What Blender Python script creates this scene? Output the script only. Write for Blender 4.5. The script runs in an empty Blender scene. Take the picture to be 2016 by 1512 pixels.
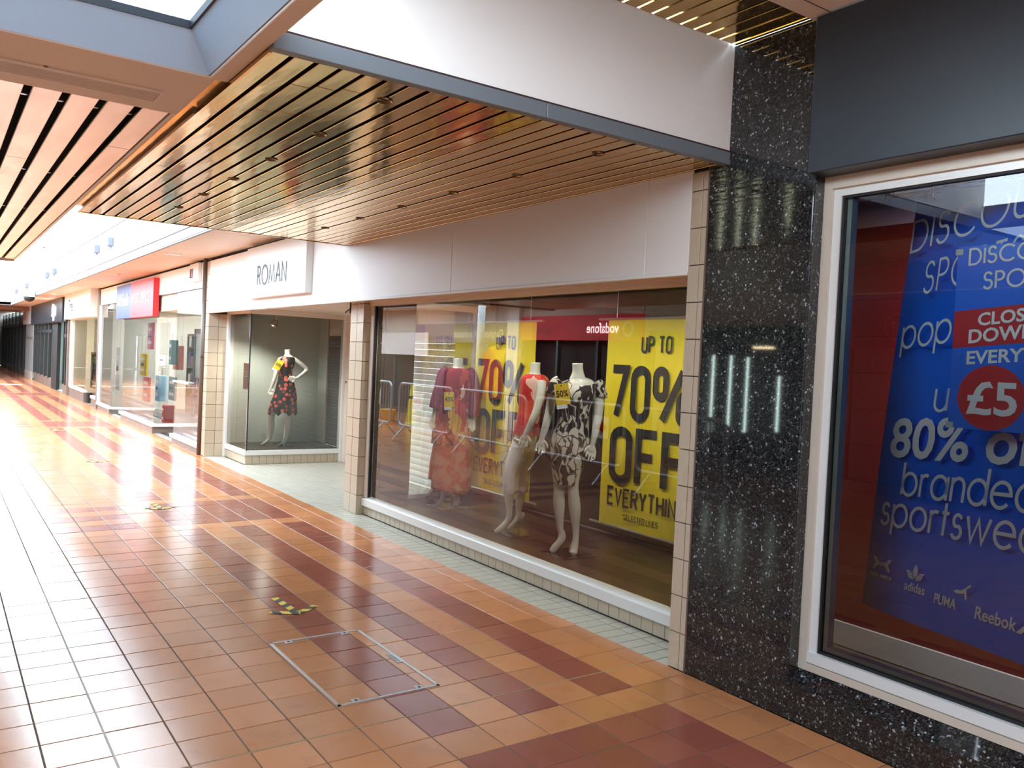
import bpy, bmesh, math, random
from mathutils import Vector, Matrix
random.seed(7)
S = bpy.context.scene
COL = S.collection
# ------------------------------------------------------------------ camera
cam_d = bpy.data.cameras.new('camera')
cam = bpy.data.objects.new('camera', cam_d)
COL.objects.link(cam)
S.camera = cam
FPX = 1643.6
cam_d.sensor_fit = 'HORIZONTAL'
cam_d.sensor_width = 36.0
cam_d.lens = FPX / 2016.0 * 36.0
cam_d.clip_start = 0.05
cam_d.clip_end = 300
_f = Vector((-0.82076809, 0.57063644, -0.02671697))
_r = Vector((0.56920801, 0.82088472, 0.04637372))
_u = Vector((-0.04839409, -0.02285455, 0.99856681))
cam.matrix_world = Matrix(((_r.x, _u.x, -_f.x, 3.23186), (_r.y, _u.y, -_f.y, -3.28589), (_r.z, _u.z, -_f.z, 1.59321), (0, 0, 0, 1)))
# ------------------------------------------------------------------ world, exposure
W = bpy.data.worlds.new('world')
S.world = W
W.use_nodes = True
bg = W.node_tree.nodes['Background']
bg.inputs[0].default_value = (0.74, 0.88, 1.0, 1)
bg.inputs[1].default_value = 4.2
vs = S.view_settings
vs.view_transform = 'Standard'
vs.look = 'None'
vs.gamma = 1.0
vs.use_curve_mapping = False
vs.exposure = 1.55
cy = S.cycles
cy.use_denoising = True
cy.use_adaptive_sampling = True
cy.adaptive_threshold = 0.045
cy.max_bounces = 8
cy.diffuse_bounces = 5
cy.glossy_bounces = 4
cy.transmission_bounces = 6
cy.transparent_max_bounces = 12
cy.sample_clamp_indirect = 8.0
cy.caustics_reflective = False
cy.caustics_refractive = False


def portal(x0, x1, y0, y1, z):
    d = bpy.data.lights.new('rooflight_portal', 'AREA')
    d.shape = 'RECTANGLE'
    d.size = x1 - x0
    d.size_y = y1 - y0
    d.cycles.is_portal = True
    o = bpy.data.objects.new('rooflight_portal', d)
    o.location = ((x0 + x1) / 2, (y0 + y1) / 2, z)
    COL.objects.link(o)


portal(-0.11, 6.6, -6.1, -2.51, 2.85)
portal(-34.5, -10.2, -6.3, -0.85, 3.6)
portal(-10.2, -4.42, -2.38, -0.85, 3.6)


def area(name, loc, sx, sy, power, color=(1, 1, 1), rot=(0, 0, 0)):
    d = bpy.data.lights.new(name, 'AREA')
    d.shape = 'RECTANGLE'
    d.size = sx
    d.size_y = sy
    d.energy = power
    d.color = color
    o = bpy.data.objects.new(name, d)
    o.location = loc
    o.rotation_euler = rot
    COL.objects.link(o)
    return o


# ------------------------------------------------------------------ materials
MATS = {}


def srgb(r, g, b):
    def f(c):
        c /= 255.0
        return c / 12.92 if c <= 0.04045 else ((c + 0.055) / 1.055) ** 2.4
    return (f(r), f(g), f(b))


class NT:
    def __init__(s, name):
        s.m = bpy.data.materials.new(name)
        s.m.use_nodes = True
        s.t = s.m.node_tree
        s.b = s.t.nodes['Principled BSDF']
        s.out = s.t.nodes['Material Output']

    def n(s, typ, **k):
        nd = s.t.nodes.new(typ)
        for a, v in k.items():
            setattr(nd, a, v)
        return nd

    def l(s, a, b):
        s.t.links.new(a, b)

    def math(s, op, a, b=None, c=None):
        nd = s.n('ShaderNodeMath', operation=op)
        for i, v in enumerate((a, b, c)):
            if v is None:
                continue
            if isinstance(v, (int, float)):
                nd.inputs[i].default_value = v
            else:
                s.l(v, nd.inputs[i])
        return nd.outputs[0]

    def mix(s, fac, a, b):
        nd = s.n('ShaderNodeMix', data_type='RGBA')
        for i, v in ((0, fac), (6, a), (7, b)):
            if isinstance(v, (int, float)):
                nd.inputs[i].default_value = v
            elif isinstance(v, tuple):
                nd.inputs[i].default_value = (*v[:3], 1)
            else:
                s.l(v, nd.inputs[i])
        return nd.outputs[2]

    def ramp(s, src, stops, interp='LINEAR'):
        nd = s.n('ShaderNodeValToRGB')
        cr = nd.color_ramp
        cr.interpolation = interp
        while len(cr.elements) < len(stops):
            cr.elements.new(0.5)
        for e, (p, c) in zip(cr.elements, stops):
            e.position = p
            e.color = (*c, 1) if isinstance(c, tuple) else (c, c, c, 1)
        s.l(src, nd.inputs[0])
        return nd.outputs[0]

    def pos(s):
        return s.n('ShaderNodeNewGeometry').outputs['Position']

    def obj(s):
        return s.n('ShaderNodeTexCoord').outputs['Object']

    def noise(s, vec, scale, detail=3, rough=.5, dist=0):
        nd = s.n('ShaderNodeTexNoise')
        nd.inputs['Scale'].default_value = scale
        nd.inputs['Detail'].default_value = detail
        nd.inputs['Roughness'].default_value = rough
        nd.inputs['Distortion'].default_value = dist
        s.l(vec, nd.inputs['Vector'])
        return nd

    def vor(s, vec, scale, feature='F1', rand=1.0):
        nd = s.n('ShaderNodeTexVoronoi', feature=feature)
        nd.inputs['Scale'].default_value = scale
        nd.inputs['Randomness'].default_value = rand
        s.l(vec, nd.inputs['Vector'])
        return nd

    def bump(s, h, strength=.2, dist=.01):
        nd = s.n('ShaderNodeBump')
        nd.inputs['Strength'].default_value = strength
        nd.inputs['Distance'].default_value = dist
        s.l(h, nd.inputs['Height'])
        s.l(nd.outputs[0], s.b.inputs['Normal'])

    def scalev(s, vec, sc):
        nd = s.n('ShaderNodeVectorMath', operation='MULTIPLY')
        s.l(vec, nd.inputs[0])
        nd.inputs[1].default_value = sc
        return nd.outputs[0]


def P(name, col, rough=.5, metal=0., spec=.5, vary=.06, vscale=3., bumps=0., bscale=60., emit=None, estr=0., coat=0.):
    """plain painted / plastic / metal surface with a little cloudy variation"""
    if name in MATS:
        return MATS[name]
    t = NT(name)
    p = t.pos()
    nz = t.noise(p, vscale, 4, .6)
    c1 = tuple(max(0, c * (1 - vary)) for c in col)
    c2 = tuple(min(1, c * (1 + vary)) for c in col)
    t.l(t.mix(nz.outputs[0], c1, c2), t.b.inputs['Base Color'])
    t.b.inputs['Roughness'].default_value = rough
    t.b.inputs['Metallic'].default_value = metal
    t.b.inputs['Specular IOR Level'].default_value = spec
    t.b.inputs['Coat Weight'].default_value = coat
    if bumps:
        t.bump(t.noise(p, bscale, 2).outputs[0], bumps, .005)
    if emit:
        t.b.inputs['Emission Color'].default_value = (*emit, 1)
        t.b.inputs['Emission Strength'].default_value = estr
    MATS[name] = t.m
    return t.m


def tile_material(name, light, pitch, off, vary=.10, rough=.19, patch=(.3, .25, .2)):
    """fired clay tile: one tone per tile, cloudy kiln marks, worn smeary sheen"""
    t = NT(name)
    p = t.pos()
    sep = t.n('ShaderNodeSeparateXYZ')
    t.l(p, sep.inputs[0])
    ix = t.math('FLOOR', t.math('DIVIDE', t.math('ADD', sep.outputs[0], off[0]), pitch[0]))
    iy = t.math('FLOOR', t.math('DIVIDE', t.math('ADD', sep.outputs[1], off[1]), pitch[1]))
    cm = t.n('ShaderNodeCombineXYZ')
    t.l(ix, cm.inputs[0])
    t.l(iy, cm.inputs[1])
    wn = t.n('ShaderNodeTexWhiteNoise', noise_dimensions='2D')
    t.l(cm.outputs[0], wn.inputs['Vector'])
    c1 = tuple(c * (1 - vary) for c in light)
    c2 = tuple(min(1, c * (1 + vary)) for c in light)
    base = t.mix(wn.outputs[0], c1, c2)
    nz = t.noise(p, 5.5, 5, .62)
    f = t.ramp(nz.outputs[0], [(.52, 0.), (.78, .75)])
    dark = tuple(c * q for c, q in zip(light, patch))
    base = t.mix(t.math('MULTIPLY', f, .65), base, dark)
    t.l(base, t.b.inputs['Base Color'])
    r = t.noise(p, 1.6, 4, .6)
    t.l(t.math('MULTIPLY_ADD', r.outputs[0], .14, rough - .07), t.b.inputs['Roughness'])
    t.b.inputs['Specular IOR Level'].default_value = .38
    t.bump(t.noise(p, 26, 3).outputs[0], .06, .004)
    return t.m


PX, PY = 0.2254, 0.23
M_TILE_L = tile_material('terracotta_tile', srgb(194, 128, 84), (PX, PY), (PX * 200, 1.065 + PY * 60), patch=(.62, .6, .62))
M_TILE_D = tile_material('red_brown_tile', srgb(150, 82, 66), (PX, PY), (PX * 200, 1.065 + PY * 60), patch=(.75, .72, .75))
M_CREAM_F = tile_material('cream_floor_tile', srgb(186, 182, 168), (.1, .1), (20, 20), vary=.05, rough=.36, patch=(.8, .8, .78))
M_CREAM_W = tile_material('cream_wall_tile', srgb(196, 181, 158), (.1, .19), (20, 20), vary=.04, rough=.28, patch=(.9, .9, .88))
M_GROUT = P('grout', srgb(104, 92, 82), .9, bumps=.3, vary=.25, vscale=9)
M_GROUT_D = P('dark_grout', srgb(70, 62, 55), .9, vary=.2)
M_GROUT_W = P('pale_joint_filler', srgb(205, 195, 180), .8)
M_WHITE = P('white_paint', srgb(244, 242, 239), .45, vary=.02)
M_WHITE_SHEEN = P('white_gloss_paint', srgb(232, 232, 228), .3, vary=.02)
M_BEIGE = P('beige_paint', srgb(225, 211, 197), .5, vary=.03)
M_BEIGE_D = P('buff_paint', srgb(218, 204, 192), .5, vary=.03)
M_BLUEGREY = P('blue_grey_paint', srgb(172, 194, 214), .38, vary=.03)
M_SLATE = P('slate_grey_trim', srgb(112, 120, 128), .4, vary=.03)
M_BLACK = P('black_void', srgb(14, 12, 11), .9)
M_DARKMETAL = P('dark_metal', srgb(60, 58, 56), .4, .7)
M_ALU = P('aluminium', srgb(200, 202, 204), .35, .9)
M_CHROME = P('chrome', srgb(215, 218, 220), .12, 1.)
M_NAVY = P('charcoal_navy_panel', srgb(40, 50, 60), .38, vary=.08, vscale=1.5)
M_RED = P('red_paint', srgb(84, 9, 9), .45, vary=.15, vscale=1.2)
M_BROWN = P('brown_stone', srgb(112, 96, 86), .5, vary=.1)
M_PIPE = P('brown_pipe', srgb(98, 84, 76), .4, vary=.1)
M_GREYW = P('grey_green_wall', srgb(196, 204, 194), .6, vary=.04)
M_OLIVE = P('dark_olive_tile', srgb(58, 52, 42), .35, vary=.15)
M_YELLOW = P('yellow_banner', srgb(236, 212, 24), .5, vary=.04)
M_INK = P('black_ink', srgb(24, 24, 26), .55)
M_INKG = P('charcoal_lettering', srgb(40, 44, 52), .5)
M_WINK = P('white_ink', srgb(240, 242, 246), .5, vary=.01)
M_BLUE = P('blue_vinyl', srgb(14, 108, 244), .38, vary=.05, vscale=1.5)
M_RVINYL = P('red_vinyl', srgb(205, 36, 46), .4, vary=.03)
M_MANN = P('gloss_white_shell', srgb(226, 226, 216), .16, coat=.4, vary=.01)
M_SHUT = P('white_shutter_slat', srgb(226, 224, 214), .45, vary=.03)


def gold(name, col, rough, wav, streak):
    t = NT(name)
    p = t.obj()
    nz = t.noise(t.scalev(p, (1.2, 9, 9)), 1.5, 4, .6)
    t.l(t.mix(nz.outputs[0], tuple(c * .8 for c in col), tuple(min(1, c * 1.12) for c in col)), t.b.inputs['Base Color'])
    t.b.inputs['Metallic'].default_value = 1.
    r = t.noise(t.scalev(t.pos(), (1, 3, 3)), 2.2, 4, .65)
    t.l(t.math('MULTIPLY_ADD', r.outputs[0], streak, rough), t.b.inputs['Roughness'])
    w = t.noise(t.scalev(t.pos(), (1.4, 6, 6)), 2.0, 2, .5)
    t.bump(w.outputs[0], wav, .012)
    return t.m


M_GOLD = gold('brass_mirror_slat', srgb(204, 164, 98), .05, .16, .12)
M_COPPER = gold('dull_copper_slat', srgb(232, 214, 198), .3, .1, .22)


def granite():
    t = NT('black_granite')
    p = t.pos()
    v1 = t.vor(p, 125)
    v2 = t.vor(p, 260)
    c1 = t.ramp(t.math('FRACT', t.math('MULTIPLY', v1.outputs['Color'], 7.31)), [(0., (.008, .008, .009)), (.40, (.02, .02, .021)), (.68, (.045, .047, .05)), (.88, (.12, .13, .135)), (.965, (.36, .40, .42))], 'CONSTANT')
    c2 = t.ramp(v2.outputs['Color'], [(0., (.008, .008, .008)), (.5, (.026, .026, .028)), (.85, (.08, .083, .086))], 'CONSTANT')
    nz = t.noise(p, 30, 2)
    t.l(t.mix(t.ramp(nz.outputs[0], [(.45, 0.), (.55, 1.)]), c1, c2), t.b.inputs['Base Color'])
    t.b.inputs['Roughness'].default_value = .035
    t.b.inputs['Specular IOR Level'].default_value = .55
    return t.m


M_GRANITE = granite()


def glass(name, ior=1.95, tint=(.94, .97, .95)):
    t = NT(name)
    tr = t.n('ShaderNodeBsdfTransparent')
    tr.inputs[0].default_value = (*tint, 1)
    gl = t.n('ShaderNodeBsdfGlossy')
    gl.inputs['Roughness'].default_value = 0.0
    fr = t.n('ShaderNodeFresnel')
    fr.inputs[0].default_value = ior
    mx = t.n('ShaderNodeMixShader')
    t.l(fr.outputs[0], mx.inputs[0])
    t.l(tr.outputs[0], mx.inputs[1])
    t.l(gl.outputs[0], mx.inputs[2])
    t.l(mx.outputs[0], t.out.inputs[0])
    return t.m


def clear(name, tint):
    t = NT(name)
    tr = t.n('ShaderNodeBsdfTransparent')
    tr.inputs[0].default_value = (*tint, 1)
    t.l(tr.outputs[0], t.out.inputs[0])
    return t.m


M_GLASS = glass('window_glass')
M_ROOFGLASS = clear('dimming_rooflight_glass', (.53, .55, .57))  # grey tint added to dim the sky through the near rooflight
M_GLASS_BACK = clear('window_glass_inner_face', (.98, .99, .98))


def wood_floor():
    t = NT('dark_wood_floor')
    p = t.pos()
    nz = t.noise(t.scalev(p, (1.2, 14, 1)), 3, 5, .6)
    t.l(t.ramp(nz.outputs[0], [(.3, srgb(36, 27, 21)), (.7, srgb(66, 50, 38))]), t.b.inputs['Base Color'])
    t.b.inputs['Roughness'].default_value = .35
    return t.m


M_WOOD = wood_floor()

# ------------------------------------------------------------------ geometry helpers
WL = {}


def worldloc(o):
    return WL.get(o.name, Vector((0, 0, 0)))


def link(o, parent, wl):
    COL.objects.link(o)
    WL[o.name] = Vector(wl)
    if parent is not None:
        o.parent = parent
        o.location = Vector(wl) - worldloc(parent)
    else:
        o.location = wl
    return o


def tag(o, label=None, cat=None, group=None, kind=None):
    if label:
        o['label'] = label
    if cat:
        o['category'] = cat
    if group:
        o['group'] = group
    if kind:
        o['kind'] = kind
    return o


def thing(name, label, cat, loc, group=None, parent=None, kind=None):
    o = bpy.data.objects.new(name, None)
    o.empty_display_size = .1
    link(o, parent, loc)
    return tag(o, label, cat, group, kind)


def sbox(name, vf, mat):
    return tag(mk(name, vf, mat), kind='structure')


def struct(name, loc=(0, 0, 0), label=None):
    o = bpy.data.objects.new(name, None)
    link(o, None, loc)
    return tag(o, label, None, None, 'structure')


def mk(name, vf, mat, parent=None, smooth=False, origin=None):
    verts, faces = vf
    verts = [Vector(v) for v in verts]
    if origin is None:
        lo = Vector((min(v.x for v in verts), min(v.y for v in verts), min(v.z for v in verts)))
        hi = Vector((max(v.x for v in verts), max(v.y for v in verts), max(v.z for v in verts)))
        origin = Vector(((lo.x + hi.x) / 2, (lo.y + hi.y) / 2, lo.z))
    origin = Vector(origin)
    me = bpy.data.meshes.new(name)
    me.from_pydata([tuple(v - origin) for v in verts], [], faces)
    me.update()
    mats = mat if isinstance(mat, (list, tuple)) else [mat]
    for m in mats:
        me.materials.append(m)
    if smooth:
        me.polygons.foreach_set('use_smooth', [True] * len(me.polygons))
    return link(bpy.data.objects.new(name, me), parent, origin)


def inst(name, me, loc, parent, rotz=0.):
    o = bpy.data.objects.new(name, me)
    link(o, parent, loc)
    if rotz:
        o.rotation_euler = (0, 0, rotz)
    return o


def box(x0, x1, y0, y1, z0, z1, ch=0.):
    x0, x1 = min(x0, x1), max(x0, x1)
    y0, y1 = min(y0, y1), max(y0, y1)
    z0, z1 = min(z0, z1), max(z0, z1)
    if ch <= 0:
        v = [(x0, y0, z0), (x1, y0, z0), (x1, y1, z0), (x0, y1, z0), (x0, y0, z1), (x1, y0, z1), (x1, y1, z1), (x0, y1, z1)]
        f = [(0, 3, 2, 1), (4, 5, 6, 7), (0, 1, 5, 4), (1, 2, 6, 5), (2, 3, 7, 6), (3, 0, 4, 7)]
        return v, f
    bm = bmesh.new()
    bmesh.ops.create_cube(bm, size=1)
    for q in bm.verts:
        q.co = Vector(((x0 + x1) / 2 + q.co.x * (x1 - x0), (y0 + y1) / 2 + q.co.y * (y1 - y0), (z0 + z1) / 2 + q.co.z * (z1 - z0)))
    bmesh.ops.bevel(bm, geom=bm.edges[:], offset=ch, segments=1, affect='EDGES')
    return bm_out(bm)


def bm_out(bm):
    bm.verts.index_update()
    v = [tuple(q.co) for q in bm.verts]
    f = [tuple(q.index for q in p.verts) for p in bm.faces]
    bm.free()
    return v, f


def join(*parts):
    V, F = [], []
    for v, f in parts:
        n = len(V)
        V += list(v)
        F += [tuple(i + n for i in q) for q in f]
    return V, F


def prism(poly, axis, a, b):
    """polygon of 2-tuples extruded along axis ('x': poly=(y,z), 'y': (x,z), 'z': (x,y))"""
    n = len(poly)

    def p3(q, t):
        return (t, q[0], q[1]) if axis == 'x' else ((q[0], t, q[1]) if axis == 'y' else (q[0], q[1], t))
    v = [p3(q, a) for q in poly] + [p3(q, b) for q in poly]
    f = [tuple(range(n))[::-1], tuple(range(n, 2 * n))]
    f += [(i, (i + 1) % n, n + (i + 1) % n, n + i) for i in range(n)]
    return fixn((v, f))


def fixn(vf):
    bm = bmesh.new()
    vs_ = [bm.verts.new(v) for v in vf[0]]
    for f in vf[1]:
        try:
            bm.faces.new([vs_[i] for i in f])
        except ValueError:
            pass
    bmesh.ops.recalc_face_normals(bm, faces=bm.faces[:])
    return bm_out(bm)


def tube(path, rad, seg=8, cap=True, closed=False):
    path = [Vector(p) for p in path]
    n = len(path)
    rads = rad if isinstance(rad, (list, tuple)) else [rad] * n
    V, F = [], []
    up = None
    for i, p in enumerate(path):
        if closed:
            t = (path[(i + 1) % n] - path[i - 1]).normalized()
        else:
            t = (path[min(i + 1, n - 1)] - path[max(i - 1, 0)]).normalized()
        if up is None:
            up = Vector((0, 0, 1)) if abs(t.z) < .9 else Vector((1, 0, 0))
        a = t.cross(up).normalized()
        b = a.cross(t).normalized()
        up = b
        for k in range(seg):
            an = 2 * math.pi * k / seg
            V.append(p + (a * math.cos(an) + b * math.sin(an)) * rads[i])
    m = n if closed else n - 1
    for i in range(m):
        j = (i + 1) % n
        for k in range(seg):
            l = (k + 1) % seg
            F.append((i * seg + k, i * seg + l, j * seg + l, j * seg + k))
    if cap and not closed:
        F.append(tuple(range(seg))[::-1])
        F.append(tuple(range((n - 1) * seg, n * seg)))
    return fixn((V, F))


def lathe(prof, c, seg=20, axis='z'):
    V, F = [], []
    for r, h in prof:
        for k in range(seg):
            a = 2 * math.pi * k / seg
            q = (r * math.cos(a), r * math.sin(a), h)
            V.append((c[0] + q[0], c[1] + q[1], c[2] + q[2]) if axis == 'z' else ((c[0] + q[0], c[1] + q[2], c[2] + q[1]) if axis == 'y' else (c[0] + q[2], c[1] + q[0], c[2] + q[1])))
    n = len(prof)
    for i in range(n - 1):
        for k in range(seg):
            l = (k + 1) % seg
            F.append((i * seg + k, i * seg + l, (i + 1) * seg + l, (i + 1) * seg + k))
    F.append(tuple(range(seg)))
    F.append(tuple(range((n - 1) * seg, n * seg)))
    return fixn((V, F))


def pane(name, p0, p1, z0, z1, parent, t=.008):
    """vertical sheet of glass from p0 to p1 (outer face on the left hand side when walking p0->p1 is the inner one)"""
    p0, p1 = Vector((*p0, 0)), Vector((*p1, 0))
    d = (p1 - p0).normalized()
    n = Vector((-d.y, d.x, 0)) * t
    v = []
    for q in (p0, p1, p1 + n, p0 + n):
        v.append((q.x, q.y, z0))
    for q in (p0, p1, p1 + n, p0 + n):
        v.append((q.x, q.y, z1))
    f = [(0, 3, 2, 1), (4, 5, 6, 7), (0, 1, 5, 4), (1, 2, 6, 5), (2, 3, 7, 6), (3, 0, 4, 7)]
    o = mk(name, (v, f), [M_GLASS_BACK, M_GLASS], parent)
    o.data.polygons[2].material_index = 1
    return o


# ------------------------------------------------------------------ lettering
def arc(cx, cy_, rx, ry, a0, a1, n=14):
    return [(cx + rx * math.cos(math.radians(a0 + (a1 - a0) * i / n)), cy_ + ry * math.sin(math.radians(a0 + (a1 - a0) * i / n))) for i in range(n + 1)]


def stad(x0, x1, y0, y1, n=8):
    r = (x1 - x0) / 2
    c = (x0 + x1) / 2
    p = arc(c, y1 - r, r, r, 0, 180, n) + arc(c, y0 + r, r, r, 180, 360, n)
    return p + [p[0]]


def glyph(ch, cond):
    """centre-line strokes (cap height 1) and advance width"""
    if cond:
        w = .40
        r = w / 2
        T = {
            'O': ([stad(0, w, 0, 1)], w), '0': ([stad(0, w, 0, 1)], w),
            'U': ([[(0, 1), (0, r)] + arc(r, r, r, r, 180, 360, 10) + [(w, 1)]], w),
            'P': ([[(0, 0), (0, 1), (r, 1)] + arc(r, .75, r, .25, 90, -90, 10) + [(0, .5)]], w),
            'T': ([[(0, 1), (w, 1)], [(r, 1), (r, 0)]], w),
            '7': ([[(0, 1), (w, 1), (w * .35, 0)]], w),
            'F': ([[(0, 0), (0, 1), (w, 1)], [(0, .53), (w * .82, .53)]], w * .95),
            'E': ([[(w, 1), (0, 1), (0, 0), (w, 0)], [(0, .53), (w * .82, .53)]], w * .95),
            'V': ([[(0, 1), (r, 0), (w, 1)]], w),
            'R': ([[(0, 0), (0, 1), (r, 1)] + arc(r, .76, r, .24, 90, -90, 10) + [(0, .52)], [(r, .52), (w, 0)]], w),
            'Y': ([[(0, 1), (r, .45), (w, 1)], [(r, .45), (r, 0)]], w),
            'H': ([[(0, 0), (0, 1)], [(w, 0), (w, 1)], [(0, .52), (w, .52)]], w),
            'I': ([[(0, 0), (0, 1)]], 0.),
            'N': ([[(0, 0), (0, 1), (w, 0), (w, 1)]], w),
            'G': ([[(w, .78)] + arc(r, .8, r, .2, 0, 180, 10) + arc(r, .2, r, .2, 180, 360, 10) + [(w, .45), (r, .45)]], w),
            'S': ([[(w, .78)] + arc(r, .8, r, .2, 0, 180, 10) + [(0, .68), (w, .33)] + arc(r, .2, r, .2, 0, -180, 10) + [(0, .24)]], w),
            'L': ([[(0, 1), (0, 0), (w, 0)]], w * .9),
            'C': ([[(w, .78)] + arc(r, .8, r, .2, 0, 180, 10) + arc(r, .2, r, .2, 180, 360, 10)], w),
            'D': ([[(0, 0), (0, 1), (r, 1)] + arc(r, .8, r, .2, 90, 0, 6) + arc(r, .2, r, .2, 0, -90, 6) + [(0, 0)]], w),
            '%': ([stad(0, .27, .47, 1), stad(.63, .90, 0, .53), [(.70, 1), (.20, 0)]], .90),
            '*': ([[(0, .75), (.16, .95)], [(0, .95), (.16, .75)]], .16),
        }
    else:
        T = {
            'D': ([[(0, 0), (0, 1), (.3, 1)] + arc(.3, .5, .42, .5, 90, -90, 16) + [(0, 0)]], .72),
            'I': ([[(0, 0), (0, 1)]], 0.),
            'S': ([arc(.25, .755, .215, .245, 20, 180, 10) + arc(.25, .755, .215, .245, 180, 250, 5) + arc(.25, .27, .25, .27, 65, -160, 16)], .5),
            'C': ([arc(.5, .5, .5, .5, 42, 318, 26)], .86),
            'O': ([arc(.5, .5, .5, .5, 0, 360, 32)], 1.),
            'U': ([[(0, 1), (0, .32)] + arc(.29, .3, .29, .3, 180, 360, 14) + [(.58, 1)]], .58),
            'N': ([[(0, 0), (0, 1), (.64, 0), (.64, 1)]], .64),
            'T': ([[(0, 1), (.5, 1)], [(.25, 1), (.25, 0)]], .5),
            'P': ([[(0, 0), (0, 1), (.22, 1)] + arc(.22, .74, .26, .26, 90, -90, 12) + [(0, .48)]], .48),
            'R': ([[(0, 0), (0, 1), (.2, 1)] + arc(.2, .75, .25, .25, 90, -90, 12) + [(0, .5)], [(.2, .5), (.5, 0)]], .5),
            'M': ([[(0, 0), (.12, 1), (.44, .1), (.76, 1), (.88, 0)]], .88),
            'A': ([[(0, 0), (.36, 1), (.72, 0)], [(.13, .36), (.59, .36)]], .72),
            'p': ([[(0, -.3), (0, .68)], arc(.33, .34, .33, .34, 0, 360, 24)], .66),
            'b': ([[(0, 0), (0, 1)], arc(.33, .34, .33, .34, 0, 360, 24)], .66),
            'd': ([[(.66, 0), (.66, 1)], arc(.33, .34, .33, .34, 0, 360, 24)], .66),
            'a': ([[(.66, 0), (.66, .68)], arc(.33, .34, .33, .34, 0, 360, 24)], .66),
            'o': ([arc(.34, .34, .34, .34, 0, 360, 24)], .68),
            'e': ([[(.02, .36), (.66, .36)] + arc(.33, .34, .33, .34, 4, 320, 22)], .66),
            'u': ([[(0, .68), (0, .26)] + arc(.24, .24, .24, .24, 180, 360, 12) + [(.48, .68)], [(.48, .68), (.48, 0)]], .48),
            'r': ([[(0, 0), (0, .68)], [(0, .4)] + arc(.2, .46, .2, .2, 180, 60, 8)], .3),
            'n': ([[(0, 0), (0, .68)], [(0, .42)] + arc(.24, .42, .24, .25, 180, 0, 12) + [(.48, 0)]], .48),
            's': ([arc(.17, .5, .15, .17, 20, 250, 14) + arc(.17, .18, .18, .18, 65, -160, 14)], .35),
            't': ([[(.1, 0), (.1, .95)], [(-.02, .66), (.26, .66)]], .26),
            'w': ([[(0, .68), (.22, 0), (.42, .62), (.62, 0), (.84, .68)]], .84),
            'i': ([[(0, 0), (0, .68)]], 0.),
        }
    return T.get(ch, ([], .3))


def ribbon(pl, w):
    pl = [Vector((p[0], p[1])) for p in pl]
    q = [pl[0]]
    for p in pl[1:]:
        if (p - q[-1]).length > 1e-5:
            q.append(p)
    closed = len(q) > 3 and (q[0] - q[-1]).length < 1e-4
    if closed:
        q = q[:-1]
    n = len(q)
    L = []
    for i in range(n):
        a = q[i - 1] if (i > 0 or closed) else None
        b = q[(i + 1) % n] if (i < n - 1 or closed) else None
        d1 = (q[i] - a).normalized() if a is not None else None
        d2 = (b - q[i]).normalized() if b is not None else None
        if d1 is None:
            d1 = d2
        if d2 is None:
            d2 = d1
        nn = Vector((-d1.y, d1.x)) + Vector((-d2.y, d2.x))
        if nn.length < .3:
            nn = Vector((-d1.y, d1.x))
        nn.normalize()
        c = max(.45, nn.dot(Vector((-d1.y, d1.x))))
        L.append(nn * (w / 2 / c))
    V = [tuple(q[i] + L[i]) for i in range(n)] + [tuple(q[i] - L[i]) for i in range(n)]
    F = [(i, (i + 1) % n, n + (i + 1) % n, n + i) for i in range(n if closed else n - 1)]
    return V, F


def stroke_text(s, h, sw, xs=1., gap=.16, cond=False):
    """flat 2-D mesh of stroke lettering, returns (verts2d, faces, width)"""
    V, F = [], []
    x = 0.
    for ch in s:
        if ch == ' ':
            x += .3 * h * xs
            continue
        st, w = glyph(ch, cond)
        for pl in st:
            v, f = ribbon([(x + p[0] * h * xs, sw / 2 + p[1] * (h - sw)) for p in pl], sw)
            n = len(V)
            V += v
            F += [tuple(i + n for i in q) for q in f]
        x += (w + gap) * h * xs + sw * .55
    return V, F, x


_fontcache = {}


def font_text(s, h, bold=0., xs=1.):
    cu = bpy.data.curves.new('txt', 'FONT')
    cu.body = s
    cu.size = 1.
    cu.offset = bold
    cu.resolution_u = 3
    o = bpy.data.objects.new('txt', cu)
    COL.objects.link(o)
    dg = bpy.context.evaluated_depsgraph_get()
    me = bpy.data.meshes.new_from_object(o.evaluated_get(dg))
    k = h / .72
    V = [(v.co.x * k * xs, v.co.y * k) for v in me.vertices]
    F = [tuple(p.vertices) for p in me.polygons]
    bpy.data.objects.remove(o)
    bpy.data.meshes.remove(me)
    bpy.data.curves.remove(cu)
    w = max([v[0] for v in V] + [0])
    return V, F, w


def place(name, t, org, ex, ey, mat, parent, align='l', thick=0.0015):
    """lay 2-D lettering on a plane as thin raised print"""
    V, F = t[0], t[1]
    w = t[2] if len(t) > 2 else 0
    dx = -w / 2 if align == 'c' else (-w if align == 'r' else 0)
    org, ex, ey = Vector(org), Vector(ex), Vector(ey)
    nn = ex.cross(ey).normalized() * thick
    vs_ = [org + ex * (v[0] + dx) + ey * v[1] + nn for v in V]
    return mk(name, (vs_, F), mat, parent)


def fitw(t, w):
    k = w / max(v[0] for v in t[0])
    return [(v[0] * k, v[1]) for v in t[0]], t[1], w


def poly2(pts):
    return list(pts), [tuple(range(len(pts)))], 0


def disc2(cx, cy_, r, n=32, rx=None):
    return [(cx + (rx or r) * math.cos(2 * math.pi * i / n), cy_ + r * math.sin(2 * math.pi * i / n)) for i in range(n)], [tuple(range(n))], 0


def join2(*ts):
    V, F = [], []
    for t in ts:
        n = len(V)
        V += list(t[0])
        F += [tuple(i + n for i in q) for q in t[1]]
    return V, F, 0


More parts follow.
